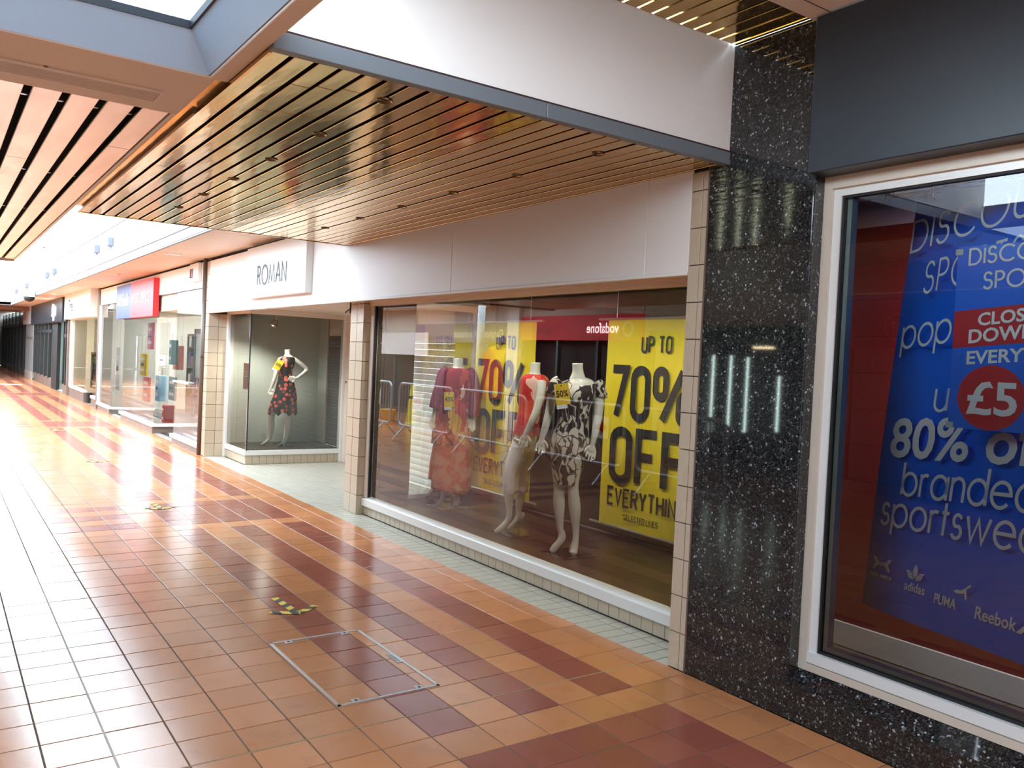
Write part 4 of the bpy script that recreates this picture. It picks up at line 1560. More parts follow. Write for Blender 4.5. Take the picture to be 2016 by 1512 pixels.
# ================================================================== SPORTS SHOP (right)
ff = mk('wall_sign_band', box(.848, 3.6, -.055, .115, 2.505, 3.205, .004), M_NAVY)
tag(ff, kind='structure')
w3 = struct('window_3', (2.2, .09, 0))
FR = P('cream_aluminium', srgb(206, 194, 178), .35, .1)
fy = .072
mk('outer_frame', join(box(.850, .892, fy, .14, .228, 2.505), box(.892, 3.6, fy, .14, 2.45, 2.505), box(.892, 3.6, fy, .14, .228, .262)), FR, w3)
mk('inner_frame', join(box(.892, .930, fy + .018, .14, .268, 2.45), box(.930, 3.6, fy + .018, .14, 2.415, 2.45), box(.892, 3.6, fy + .004, .14, .266, .315)), P('white_aluminium', srgb(222, 224, 222), .3, .1), w3)
mk('gasket', join(box(.930, .940, fy + .026, .14, .315, 2.415), box(.940, 3.6, fy + .026, .14, 2.405, 2.415), box(.940, 3.6, fy + .026, .14, .315, .326)), M_INK, w3)
pane('pane', (.940, .112), (3.55, .112), .326, 2.405, w3)
mk('inner_bead', join(box(.940, .962, .125, .17, .326, 2.405), box(.962, 3.6, .125, .17, .326, .345)), P('grey_green_bead', srgb(158, 170, 166), .4), w3)
sr = struct('wall_back', (2, 1.07, 0))
for k in range(11):
    z = .19 + k * .205
    mk('wall_panel', box(-.4, 4.4, 1.05, 1.09, z, z + .2035), M_RED, sr)
mk('skirting', box(-.4, 4.4, 1.035, 1.05, .05, .19, .003), P('grey_skirting', srgb(150, 148, 146), .5), sr)
mk('light_block_backing', box(-.4, 4.4, 1.09, 1.12, -.05, 2.72), M_BLACK, sr)  # unseen black board added to stop light leaking through the panel joints
mk('wall_panel', box(-.4, 4.4, 1.05, 1.09, 2.445, 2.60), P('dull_pink_paint', srgb(150, 118, 110), .6), sr)
sbox('wall_side', box(4.4, 4.44, .36, 1.1, 0, 2.6), M_RED)
sbox('wall_sign_back', box(.3, 4.4, .117, .14, 2.506, 2.75), M_BEIGE_D)
sbox('ceiling', box(.3, 4.4, .141, 1.1, 2.60, 2.70), P('pinkish_ceiling_paint', srgb(206, 190, 180), .6))
sbox('wall_side', box(.30, .34, .36, 1.03, 0, 2.6), M_RED)
sf_ = sbox('floor', box(.36, 4.38, .31, 1.03, -.05, .034), M_GROUT_D)
M_DKT = P('dark_floor_tile', srgb(66, 60, 52), .25, vary=.12)
for i in range(8):
    for j in range(2):
        mk('floor_tile', box(.36 + i * .5 + .002, .36 + (i + 1) * .5 - .002, .31 + j * .36 + .002, .31 + (j + 1) * .36 - .002, .035, .05, .001), M_DKT, sf_)
rail = thing('hanging_rail', 'double chrome hanging rail near the sports shop ceiling', 'rail', (1.6, .5, 2.3))
for q, (yy, zz, x0) in enumerate(((.155, 2.425, .98), (.185, 2.40, 1.08))):
    mk('bar', tube([(x0, yy, zz), (1.70, yy, zz)], .010, 10), M_CHROME, rail)
    mk('bar_end', lathe([(.001, -.02), (.016, -.015), (.016, .012)], (x0, yy, zz), 12, 'x'), M_DARKMETAL, rail)
    mk('hanger', tube([(x0 + .04, yy, zz + .01), (x0 + .04, yy, 2.60)], .004, 6), M_CHROME, rail)
for q, xx in enumerate((1.30, 1.62)):
    mk('ceiling_hook', tube([(xx, .17, 2.60), (xx + .003, .17, 2.46), (xx + .012, .17, 2.37), (xx + .03, .17, 2.35)], .004, 6), M_CHROME, rail)
sp = thing('round_ceiling_light', 'round ceiling lamp inside the sports shop', 'ceiling light', (1.75, .45, 2.57))
mk('ring', lathe([(.08, .02), (.12, .0), (.13, .008), (.13, .03)], (1.75, .45, 2.57), 24), P('bronze_ring', srgb(120, 96, 62), .25, 1.), sp)
mk('lens', lathe([(.001, .004), (.05, .006), (.085, .02)], (1.75, .45, 2.57), 20), M_BEIGE_D, sp)

area('sports_shop_fill', (1.75, .45, 2.55), .25, .25, 30, (1, .92, .84))  # fill light added to brighten the poster and shop interior
# big blue poster, hung askew
pd = Vector((.89493436, -.44619781, 0))
K = 4.25 / 4.1
P0 = CAMP + (Vector((.91161, .55663, 1.48377)) - CAMP) * K


def bp(s, z):
    return P0 + pd * (s * K) + Vector((0, 0, CAMP.z + (z - CAMP.z) * K - P0.z))


rt = math.radians(4.5)
org = bp(-.135, .445)
ex = (pd * math.cos(rt) + Vector((0, 0, math.sin(rt))))
ey = (Vector((0, 0, math.cos(rt))) - pd * math.sin(rt) * -1.0)
ey = (bp(.132, 2.464) - org).normalized()
HB = (bp(.132, 2.464) - org).length
ps = thing('blue_poster', 'large blue sale poster hanging askew behind the sports shop glass', 'poster', tuple(org))
nn = ex.cross(ey).normalized()
n = 14
V, F = [], []
WB = 1.18
for d in (0, -.002):
    for i in range(n + 1):
        for j in range(n + 1):
            u, v_ = i / n, j / n
            bow = .012 * math.sin(u * 5 + v_ * 3) + .02 * (1 - v_) ** 2 * u
            V.append(org + ex * (WB * u) + ey * (HB * v_) + nn * (bow - .03 + d))
m_ = (n + 1) ** 2
for i in range(n):
    for j in range(n):
        a = i * (n + 1) + j
        F += [(a, a + n + 1, a + n + 2, a + 1), (m_ + a, m_ + a + 1, m_ + a + n + 2, m_ + a + n + 1)]
mk('sheet', (V, F), M_BLUE, ps, smooth=True)


def on(s, z):
    """poster-plane coordinates of a measured point"""
    q = bp(s, z) - org
    b = q.dot(nn)
    # solve q = a*ex + c*ey
    g = ex.dot(ey)
    e1, e2 = q.dot(ex), q.dot(ey)
    den = 1 - g * g
    return (e1 - g * e2) / den, (e2 - g * e1) / den


def wr(t, s, z, mat=M_WINK, sl=0.):
    a, c = on(s, z)
    x2 = (ex * math.cos(sl) + ey * math.sin(sl)).normalized()
    place('lettering', t, org + ex * a + ey * c + nn * .015, x2, ey, mat, ps)


wr(fitw(stroke_text('DISCOUNT', .155, .0125, .95, .2), 1.02), .165, 2.185)
wr(fitw(stroke_text('SPORTS', .155, .0125, .95, .2), .62), .275, 1.985)
wr(fitw(stroke_text('pop', .165, .0135, .9, .13), .36), .135, 1.735)
wr(fitw(stroke_text('up', .165, .0135, .9, .13), .24), .40, 1.455)
wr(fitw(font_text('80% off', .195, .02, 1.), 1.05), .085, 1.225)
wr(fitw(stroke_text('branded', .175, .016, .82, .13), .86), .20, 1.05)
wr(fitw(stroke_text('sportswear', .175, .016, .82, .13), 1.12), .055, .885)
# four maker marks along the foot of the poster
UA = join2(poly2([(0, 0), (.022, .005), (.034, .028), (.045, .03), (.045, .04), (.034, .042), (.022, .065), (0, .07), (.012, .045), (.02, .035), (.012, .025)]),
           poly2([(.115, 0), (.093, .005), (.081, .028), (.070, .03), (.070, .04), (.081, .042), (.093, .065), (.115, .07), (.103, .045), (.095, .035), (.103, .025)]),
           ribbon(arc(.0575, .0, .030, .042, 30, 150, 10), .008), ribbon(arc(.0575, .07, .030, .042, 210, 330, 10), .008))
wr(fitw(UA, .16), .0, .66)
wr(fitw(font_text('UNDER ARMOUR', .019, .012, .95), .19), -.015, .625)


def leaf(cx, cy_, ang, L, w):
    ca, sa = math.cos(ang), math.sin(ang)
    pts = []
    for k in range(13):
        t = k / 12
        pts.append((t * L, w * math.sin(math.pi * t) * (1.0 - .25 * t)))
    for k in range(11, 0, -1):
        t = k / 12
        pts.append((t * L, -w * math.sin(math.pi * t) * (1.0 - .25 * t)))
    return poly2([(cx + x * ca - y * sa, cy_ + x * sa + y * ca) for x, y in pts])


AD = join2(leaf(0, .018, math.radians(90), .075, .020), leaf(-.008, .014, math.radians(146), .072, .018), leaf(.008, .014, math.radians(34), .072, .018))
wr(shift2(AD, .075, 0), .262, .67)
for k in range(3):
    wr(shift2(poly2([(.012, 0), (.14, 0), (.14, .004), (.012, .004)]), 0, .02 + k * .011), .262, .668, M_BLUE)
wr(fitw(font_text('adidas', .045, .014, .92), .155), .262, .628)
wr(fitw(font_text('PUMA', .047, .02, .72), .15), .475, .628)
CAT = poly2([(0, .0), (.02, .012), (.045, .012), (.075, .03), (.09, .045), (.105, .048), (.1, .036), (.085, .03), (.08, .02), (.088, -.02), (.08, -.024), (.07, .004), (.05, -.002), (.02, -.004)])
wr(CAT, .60, .712)
wr(fitw(font_text('Reebok', .055, .018, .95), .24), .73, .64)
wr(poly2([(0, 0), (.06, .06), (.075, .05), (.03, 0)]), .96, .655)
# tape tabs
# smaller blue sign stuck on the glass
sg2 = thing('glass_sign', 'smaller blue closing down sign taped inside the sports shop glass', 'sign', (1.9, .125, 1.41))
sx0, sy = 1.455, .123
mk('sheet', box(sx0, 2.25, sy, sy + .003, 1.41, 2.14), M_BLUE, sg2)
mk('red_band', prism([(sx0, 1.731), (2.25, 1.80), (2.25, 1.95), (sx0, 1.88)], 'y', sy - .001, sy), M_RVINYL, sg2)
mk('red_disc', prism([(1.615 + .128 * math.cos(a * math.pi / 18), 1.538 + .128 * math.sin(a * math.pi / 18)) for a in range(36)], 'y', sy - .001, sy), M_RVINYL, sg2)
yy = sy - .0012
place('lettering', stroke_text('DISCOUNT', .070, .0085, .85, .16), (1.505, yy, 2.062), (1, 0, .05), EZ, M_WINK, sg2)
place('lettering', stroke_text('SPORTS', .072, .0085, .85, .16), (1.565, yy, 1.963), (1, 0, .05), EZ, M_WINK, sg2)
place('lettering', font_text('CLOSING', .050, .025, 1.02), (1.55, yy - .001, 1.822), (1, 0, .10), EZ, M_WINK, sg2)
place('lettering', font_text('DOWN', .054, .025, 1.02), (1.515, yy - .001, 1.752), (1, 0, .10), EZ, M_WINK, sg2)
place('lettering', font_text('EVERYTHING', .052, .025, 1.05), (1.512, yy, 1.668), (1, 0, .08), EZ, M_WINK, sg2)
place('lettering', font_text('£5', .130, .02, 1.1), (1.52, yy - .001, 1.474), EX, EZ, M_WINK, sg2)
for zz in (2.12, 1.42):
    mk('tape_tab', box(sx0 - .008, sx0 + .022, sy - .002, sy, zz - .012, zz + .012), P('clear_tape', srgb(190, 200, 205), .3), sg2)


# ================================================================== SHOPS FURTHER ALONG
def room(name, x0, x1, y1, h, wm, fm, y0=.06, cm=None):
    sbox('wall_back', box(x0, x1, y1, y1 + .1, 0, h), wm)
    sbox('wall_side', box(x0, x0 + .05, y0, y1, 0, h), wm)
    sbox('wall_side', box(x1 - .05, x1, y0, y1, 0, h), wm)
    sbox('floor', box(x0, x1, 0.003, y1, -.05, 0), fm)
    sbox('ceiling', box(x0, x1, .06, y1 + .1, h, h + .1), cm or M_WHITE)


# ---------------- stationer with the red and blue sign
room('wall_stationer', -19.0, -9.58, 4.5, 2.75, M_WHITE, P('grey_shop_floor', srgb(120, 112, 104), .4))
wf = struct('wall_fascia', (-14.2, .03, 2.48))
mk('fascia_board', box(-18.95, -9.575, .0, .05, 2.49, 2.862, .003), M_WHITE, wf)
mk('fascia_bead', box(-18.95, -9.575, -.012, .05, 2.475, 2.49), M_SLATE, wf)
mk('end_post', box(-19.08, -18.92, -.03, .08, 0, 2.9, .004), M_BROWN, wf)
mk('end_post', box(-9.64, -9.575, .0, .06, 0.1, 2.5), M_WHITE, wf)
ws = thing('shop_sign', 'red and blue box sign projecting over the stationer entrance', 'sign', (-14.6, -.05, 2.11))
mk('blue_panel', box(-16.20, -14.66, -.10, .0, 2.11, 2.79), P('royal_blue_panel', srgb(42, 66, 150), .4), ws)
mk('red_panel', box(-14.66, -12.60, -.10, .0, 2.11, 2.79), P('post_red_panel', srgb(214, 44, 52), .4), ws)
place('lettering', font_text('WHSmith', .27, .0, .80), (-16.05, -.101, 2.36), EX, EZ, M_WINK, ws, thick=.003)
place('lettering', font_text('POST OFFICE', .20, .012, .95), (-14.45, -.101, 2.38), EX, EZ, M_WINK, ws, thick=.003)
w4 = struct('window_4', (-14, 0, 0))
M_BT = P('brown_base_tile', srgb(128, 112, 102), .4, vary=.06)
# left bay
for k in range(5):
    mk('base_tile', box(-18.9 + k * .32 + .002, -18.9 + (k + 1) * .32 - .002, .0, .05, 0, .11), M_BT, w4)
mk('sill', box(-18.95, -17.3, -.03, .07, .11, .16), M_WHITE_SHEEN, w4)
mk('jamb', box(-18.95, -18.80, -.02, .06, .16, 2.48), M_WHITE_SHEEN, w4)
pane('pane', (-18.8, .02), (-17.3, .02), .16, 2.48, w4)
pane('pane', (-17.3, .02), (-17.0, .9), .16, 2.48, w4)
mk('sill', prism([(-17.3, -.03), (-17.24, -.03), (-16.95, .9), (-17.05, .9)], 'z', .11, .16), M_WHITE_SHEEN, w4)
# island bay
for k in range(10):
    mk('base_tile', box(-15.9 + k * .31 + .002, -15.9 + (k + 1) * .31 - .002, .0, .05, 0, .12), M_BT, w4)
for k in range(4):
    mk('base_tile', box(-12.85, -12.80, .05 + k * .2 + .002, .05 + (k + 1) * .2 - .002, 0, .12), M_BT, w4)
mk('sill', box(-15.95, -12.76, -.03, .07, .12, .175), M_WHITE_SHEEN, w4)
mk('sill', box(-12.84, -12.76, .07, .95, .12, .175), M_WHITE_SHEEN, w4)
pane('pane', (-15.9, .02), (-14.3, .02), .175, 2.2, w4)
pane('pane', (-14.3, .02), (-12.82, .02), .175, 2.2, w4)
pane('pane', (-12.8, .03), (-12.8, .9), .175, 2.2, w4)
mk('head_rail', box(-15.9, -12.78, .0, .05, 2.09, 2.2), M_SLATE, w4)
mk('bay_ceiling', box(-15.9, -10.9, .05, .95, 2.2, 2.48), P('cream_soffit', srgb(226, 216, 196), .6), w4)
# right bay
for k in range(5):
    mk('base_tile', box(-11.3 + k * .34 + .002, -11.3 + (k + 1) * .34 - .002, .0, .05, 0, .09), M_BT, w4)
mk('sill', box(-11.32, -9.6, -.03, .07, .09, .145), M_WHITE_SHEEN, w4)
pane('pane', (-11.3, .02), (-9.64, .02), .145, 2.48, w4)
mk('push_bar', tube([(-11.2, -.02, 1.02), (-10.2, -.02, 1.02)], .02, 8), M_ALU, w4)
d1 = struct('door_1', (-16.5, .95, 0))
pane('pane', (-16.95, .95), (-15.95, .95), .1, 2.1, d1)
mk('bottom_rail', box(-16.95, -15.95, .93, .99, 0, .1), M_ALU, d1)
mk('handle', tube([(-16.2, .93, .62), (-16.2, .86, .62), (-16.2, .86, 1.1), (-16.2, .93, 1.1)], .018, 8), M_ALU, d1)
d2 = struct('door_2', (-12.0, .95, 0))
pane('pane', (-12.75, .95), (-11.35, .95), .1, 2.1, d2)
mk('bottom_rail', box(-12.75, -11.35, .93, .99, 0, .1), M_ALU, d2)
mk('handle', tube([(-11.6, .93, .62), (-11.6, .86, .62), (-11.6, .86, 1.15), (-11.6, .93, 1.15)], .018, 8), M_ALU, d2)
for n, (a, b) in enumerate(((-17.1, -15.95), (-12.75, -11.3))):
    dm = thing('doormat', ['striped doormat in the left stationer entrance', 'striped doormat in the right stationer entrance'][n], 'doormat', ((a + b) / 2, .45, 0), 'striped doormats')
    for k in range(8):
        mk('strip', box(a, b, .04 + k * .11, .04 + k * .11 + .06, 0, .012), M_DARKMETAL if k % 2 else M_ALU, dm)
# window goods
area('stationer_light', (-14, 2.4, 2.7), 7, 2.5, 160, (1, .97, .9))
goods = [
    ('poster_panel', 'yellow offer poster in the stationer island window', 'poster', (-15.65, -15.05, .30, .34, .95, 1.40), srgb(236, 204, 40)),
    ('poster_panel', 'pink magazine poster above the yellow offer poster', 'poster', (-15.6, -15.1, .42, .46, 1.5, 2.05), srgb(222, 120, 150)),
    ('poster_panel', 'rose pink poster low in the stationer island window', 'poster', (-15.6, -15.0, .36, .40, .42, .92), srgb(214, 110, 130)),
    ('poster_panel', 'picture poster with teal edge in the island window', 'poster', (-13.9, -13.4, .5, .54, .55, 1.0), srgb(120, 150, 160)),
    ('shop_bag', 'tall coral and teal gift bag in the island window', 'bag', (-13.4, -13.12, .45, .58, 1.15, 1.6), srgb(206, 96, 90)),
    ('shop_bag', 'pale blue gift bag in the island window', 'bag', (-14.3, -14.02, .34, .5, .5, 1.0), srgb(150, 196, 226)),
    ('shop_bag', 'teal gift bag beside the coral one', 'bag', (-13.05, -12.88, .3, .42, 1.25, 1.7), srgb(60, 150, 160)),
    ('notice_stand', 'white notice stand behind the right stationer pane', 'notice', (-10.95, -10.55, .6, .64, .55, 1.25), srgb(232, 234, 238)),
    ('poster_panel', 'blue poster low behind the right stationer pane', 'poster', (-11.1, -10.8, .45, .48, .35, .75), srgb(60, 110, 190)),
    ('door_notice', 'white paper notice on the left stationer door', 'notice', (-16.8, -16.2, .915, .92, 1.15, 1.38), srgb(238, 238, 242)),
    ('fire_box', 'small red box at the foot of the island window', 'box', (-13.0, -12.86, .2, .4, .18, .5), srgb(214, 30, 34)),
    ('poster_panel', 'tall white poster at the left bay of the stationer', 'poster', (-18.4, -18.0, .3, .34, .5, 1.5), srgb(228, 230, 230)),
]
for nm, lab, cat, q, c in goods:
    t = thing(nm, lab, cat, ((q[0] + q[1]) / 2, q[2], q[4]), 'window goods of the stationer')
    mm = P('card_%02d%02d%02d' % tuple(int(v * 99) for v in c), c, .5)
    mk('body', box(*q, .006), mm, t)
    a, b, h0, h1 = q[0], q[1], q[4], q[5]
    for k in range(3):
        zz = h0 + (h1 - h0) * (.2 + .25 * k)
        mk('print_block', box(a + (b - a) * .15, b - (b - a) * (.15 + .2 * (k % 2)), q[2] - .004, q[2], zz, zz + (h1 - h0) * .12), M_WINK if k != 1 else P('print_blue', srgb(60, 70, 120), .5), t)
    if nm == 'shop_bag':
        mk('handle', tube([((a + b) / 2 - .06, q[2] + .03, h1), ((a + b) / 2 - .05, q[2] + .03, h1 + .1), ((a + b) / 2 + .05, q[2] + .03, h1 + .1), ((a + b) / 2 + .06, q[2] + .03, h1)], .006, 6), M_WINK, t)
    if nm == 'notice_stand':
        mk('foot', box(a, b, q[2] - .1, q[3] + .1, .0, .02), M_ALU, t)
        mk('post', tube([((a + b) / 2, q[3], .0), ((a + b) / 2, q[3], h0)], .015, 8), M_ALU, t)
    if nm in ('poster_panel', 'fire_box', 'shop_bag') and h0 > .2:
        mk('hanging_wire', tube([((a + b) / 2, q[3], h1), ((a + b) / 2, q[3], 2.2)], .003, 5), M_ALU, t)
hd = thing('display_frame', 'tall navy framed display panel inside the left stationer door', 'display', (-16.3, 1.6, 0))
mk('frame', join(box(-16.55, -16.45, 1.6, 1.66, .0, 2.0), box(-15.75, -15.65, 1.6, 1.66, 0, 2.0), box(-16.55, -15.65, 1.6, 1.66, 1.9, 2.0)), P('navy_frame', srgb(30, 36, 96), .4), hd)
mk('panel', box(-16.45, -15.75, 1.62, 1.65, .9, 1.9), P('pale_panel', srgb(190, 204, 204), .4), hd)
for n, yy_ in enumerate((2.0,)):
    sf = thing('shelf_unit', 'dark shelf unit stocked with blue boxes inside the left stationer entrance', 'shelf', (-17.4, 2.0, 0))
    mk('frame', join(box(-18.0, -17.95, 1.8, 2.2, 0, 1.9), box(-16.75, -16.7, 1.8, 2.2, 0, 1.9), box(-18.0, -16.7, 2.18, 2.2, 0, 1.9)), M_DARKMETAL, sf)
    for k in range(4):
        mk('shelf', box(-17.95, -16.75, 1.8, 2.18, .12 + k * .48, .15 + k * .48), M_DARKMETAL, sf)
cols = [srgb(40, 60, 130), srgb(60, 90, 170), srgb(150, 40, 50), srgb(220, 220, 225), srgb(50, 120, 130), srgb(40, 40, 60)]
for k in range(4):
    for i in range(5):
        x = -17.9 + i * .225
        c = cols[(i * 2 + k * 3) % 6]
        o = mk('boxed_goods', box(x, x + .19, 1.82, 2.1, .151 + k * .48, .151 + k * .48 + .26 + .05 * ((i + k) % 3), .006), P('card_%02d%02d%02d' % tuple(int(v * 99) for v in c), c, .5))
        tag(o, '%s boxed goods on the %s shelf of the dark stationer unit, %s from the left' % (('navy', 'blue', 'crimson', 'white', 'teal', 'black')[(i * 2 + k * 3) % 6], ('bottom', 'second', 'third', 'top')[k], ('first', 'second', 'third', 'fourth', 'fifth')[i]), 'box', 'boxed goods on the stationer shelves')
lb = thing('light_column', 'tall glowing pale column inside the island window', 'lamp', (-12.3, 1.3, 0))
mk('column', box(-12.45, -12.15, 1.25, 1.5, 0, 2.7, .01), M_WHITE, lb)
mk('tube', tube([(-12.2, 1.2, .9), (-12.2, 1.2, 2.1)], .03, 10), P('cool_tube', (1, 1, 1), .4, emit=(.8, 1., .9), estr=6.), lb)
# till counter with a member of staff behind it
ct = thing('till_counter', 'pale counter inside the stationer island window', 'counter', (-14.0, 1.7, 0))
mk('front', box(-15.2, -13.0, 1.5, 1.56, 0, .98), P('pale_counter', srgb(216, 206, 190), .5), ct)
mk('top', box(-15.25, -12.95, 1.46, 2.0, .98, 1.02, .006), M_BEIGE_D, ct)
mk('till', box(-13.9, -13.55, 1.6, 1.85, 1.02, 1.3, .02), M_INK, ct)


def person():
    b = Vector((-14.75, 2.62, 0))
    t = thing('person', 'person in dark clothes standing behind the stationer counter', 'person', tuple(b))

    def W_(vf):
        return [(b.x + v[0], b.y - v[1], v[2]) for v in vf[0]], vf[1]
    parts = [limb([(0, 0, 1.34, .12, .08), (0, 0, 1.2, .15, .1), (0, 0, 1.0, .13, .095), (0, 0, .85, .16, .11), (0, 0, .76, .12, .1)]),
             limb([(0, 0, 1.32, .06, .06), (0, 0, 1.40, .048, .05), (0, .01, 1.46, .045, .05)]),
             limb([(0, .012, 1.42, .04, .045), (0, .015, 1.46, .062, .07), (0, .012, 1.54, .074, .088), (0, .005, 1.60, .07, .085), (0, 0, 1.645, .045, .05), (0, 0, 1.655, .01, .01)]),
             limb([(0, .09, 1.55, .008, .006), (0, .105, 1.525, .012, .012), (0, .09, 1.515, .012, .008)]),
             limb([(-.075, .0, 1.555, .008, .012), (-.08, 0, 1.53, .01, .016), (-.074, 0, 1.505, .007, .01)]),
             limb([(.075, .0, 1.555, .008, .012), (.08, 0, 1.53, .01, .016), (.074, 0, 1.505, .007, .01)])]
    for s_ in (-1, 1):
        parts.append(limb([(s_ * .15, 0, 1.32, .06, .06), (s_ * .2, 0, 1.18, .05, .05), (s_ * .21, .03, 1.06, .042, .042), (s_ * .17, .2, 1.03, .034, .034), (s_ * .12, .32, 1.05, .025, .025)]))
        parts.append(limb([(s_ * .08, 0, .82, .085, .09), (s_ * .085, 0, .5, .06, .065), (s_ * .085, 0, .1, .04, .045), (s_ * .085, .05, .04, .04, .04), (s_ * .085, .12, .03, .035, .025)]))
        parts += hand((s_ * .12, .32, 1.05), (s_ * .08, .48, 1.04), -s_, .01)
    V, F = join(*[fixn((list(map(tuple, p[0])), p[1])) for p in parts])
    o = mk('body', W_((V, F)), P('skin', srgb(206, 158, 132), .5), t, smooth=True)
    md = o.modifiers.new('r', 'REMESH')
    md.mode = 'VOXEL'
    md.voxel_size = .012
    md.use_smooth_shade = True
    sw = [limb([(0, 0, 1.37, .10, .075), (0, 0, 1.31, .185, .1), (0, 0, 1.2, .175, .118), (0, 0, 1.0, .15, .11), (0, 0, .82, .18, .125)])]
    for s_ in (-1, 1):
        sw.append(limb([(s_ * .14, 0, 1.34, .065, .065), (s_ * .2, 0, 1.2, .062, .062), (s_ * .212, .03, 1.06, .055, .055), (s_ * .18, .18, 1.03, .046, .046)]))
    mk('sweater', W_(join(*sw)), P('black_sweater', srgb(34, 34, 40), .8), t, smooth=True)
    mk('trousers', W_(join(*[limb([(s_ * .08, 0, .84, .1, .11), (s_ * .085, 0, .5, .075, .08), (s_ * .085, 0, .1, .06, .065)]) for s_ in (-1, 1)])), P('black_trousers', srgb(26, 26, 30), .8), t, smooth=True)
    mk('hair', W_(limb([(0, -.03, 1.50, .082, .075), (0, -.025, 1.58, .084, .088), (0, -.01, 1.65, .065, .075), (0, 0, 1.672, .02, .02)])), P('brown_hair', srgb(60, 42, 32), .6), t, smooth=True)
    for s_ in (-1, 1):
        mk('eye', W_(lathe([(.001, -.004), (.008, 0), (.001, .004)], (s_ * .028, .092, 1.545), 8)), M_INK, t)
    mk('mouth', W_(box(-.022, .022, .088, .095, 1.482, 1.490)), P('lip', srgb(160, 84, 76), .5), t)


person()
cb = thing('alarm_box', 'small white alarm box on the stationer fascia', 'alarm box', (-10.1, -.03, 2.6))
mk('case', box(-10.25, -9.75, -.06, .0, 2.58, 2.86, .01), M_WHITE_SHEEN, cb)
mk('badge', box(-10.22, -10.05, -.064, -.06, 2.64, 2.78), M_INK, cb)
mk('badge_stripe', box(-10.12, -10.06, -.066, -.064, 2.66, 2.76), M_RVINYL, cb)

# ---------------- phone shop with white box sign
room('wall_phone_shop', -24.3, -19.1, 3.0, 2.6, P('cream_shop_wall', srgb(222, 212, 192), .6), P('grey_shop_floor', srgb(120, 112, 104), .4))
area('phone_shop_light', (-21.5, 1.5, 2.55), 3, 1.5, 50, (1, .95, .85))
ts = thing('shop_sign', 'white box sign with dark letters beyond the stationer', 'sign', (-21.8, -.1, 2.21))
mk('box', box(-24.1, -19.3, -.18, .0, 2.21, 2.92, .01), M_WHITE_SHEEN, ts)
place('lettering', font_text('Three', .34, .0, .8), (-23.2, -.181, 2.42), EX, EZ, M_INKG, ts, thick=.003)
place('lettering', font_text('.co.uk', .10, .0, .8), (-22.2, -.181, 2.33), EX, EZ, M_INKG, ts, thick=.003)
w5 = struct('window_5', (-21.7, 0, 0))
mk('sill', box(-24.0, -21.2, -.02, .08, .26, .33), M_WHITE_SHEEN, w5)
mk('jamb', box(-24.05, -23.85, -.02, .08, .26, 2.21), M_WHITE_SHEEN, w5)
pane('pane', (-23.85, .03), (-21.2, .03), .33, 2.21, w5)
pane('pane', (-21.2, .03), (-21.0, .8), .33, 2.21, w5)
mk('sill', box(-19.95, -19.15, -.02, .08, .2, .26), M_WHITE_SHEEN, w5)
pane('pane', (-19.95, .03), (-19.15, .03), .26, 2.21, w5)
for k in range(8):
    mk('base_tile', box(-24.0 + k * .35 + .002, -24.0 + (k + 1) * .35 - .002, 0, .06, 0, .26), M_BROWN, w5)
mk('base_tile', box(-19.95, -19.55, 0, .06, 0, .2), M_BROWN, w5)
mk('base_tile', box(-19.545, -19.15, 0, .06, 0, .2), M_BROWN, w5)
mk('return_base', box(-21.2, -20.95, .06, .9, 0, .26), M_DARKMETAL, w5)
mk('back_board', box(-22.6, -20.9, .95, 1.0, .3, 2.3), P('cream_shop_wall', srgb(222, 212, 192), .6), w5)
cbd = thing('chalkboard', 'gold framed chalkboard in the phone shop window', 'chalkboard', (-21.6, .35, .33))
mk('frame', join(box(-22.5, -22.42, .33, .38, .33, 1.32), box(-20.88, -20.8, .33, .38, .33, 1.32), box(-22.5, -20.8, .33, .38, 1.26, 1.32), box(-22.5, -20.8, .33, .38, .33, .40)), P('gold_frame', srgb(150, 120, 60), .4), cbd)
mk('board', box(-22.42, -20.88, .345, .37, .40, 1.26), P('chalk_black', srgb(30, 32, 30), .8), cbd)
place('lettering', stroke_text('WOW', .2, .03, .9), (-22.2, .344, 1.02), EX, EZ, P('yellow_chalk', srgb(214, 220, 110), .8), cbd) if False else None
place('lettering', font_text('WOW', .2, .01, .9), (-22.2, .344, 1.02), EX, EZ, P('yellow_chalk', srgb(214, 220, 110), .8), cbd)
place('lettering', font_text('£26', .2, .0, .9), (-22.15, .344, .5), EX, EZ, P('white_chalk', srgb(206, 206, 200), .8), cbd)
rp = thing('red_poster', 'small red poster above the chalkboard in the phone shop', 'poster', (-20.6, .5, 1.3))
mk('sheet', box(-20.9, -20.3, .5, .53, 1.3, 1.65), P('rust_card', srgb(190, 84, 56), .5), rp)
mk('mark', box(-20.5, -20.4, .495, .5, 1.42, 1.5), M_WINK, rp)

# ---------------- black shop
room('wall_black_shop', -34.7, -24.4, 3.0, 2.6, P('teal_shop_wall', srgb(170, 196, 190), .6), P('grey_shop_floor', srgb(120, 112, 104), .4))
area('black_shop_light', (-30, 1.6, 2.55), 6, 1.5, 90, (.9, 1, .97))
bs = thing('shop_sign', 'long dark panelled sign with one white blot mark', 'sign', (-29.8, -.1, 2.17))
for k in range(10):
    mk('panel', box(-34.6 + k * .965 + .005, -34.6 + (k + 1) * .965 - .005, -.14, .0, 2.17, 2.95, .006), P('dark_steel_panel', srgb(62, 66, 74), .32, .5), bs)
mk('end_panel', box(-24.95, -24.4, -.10, .05, 2.17, 2.92), M_INK, bs)
BL = poly2([(-.5, .0), (-.12, -.02), (-.1, -.2), (.08, -.2), (.1, -.02), (.45, .02), (.5, .38), (.3, .4), (.25, .48), (.05, .46), (0, .55), (-.15, .5), (-.3, .58), (-.35, .42), (-.45, .4)])
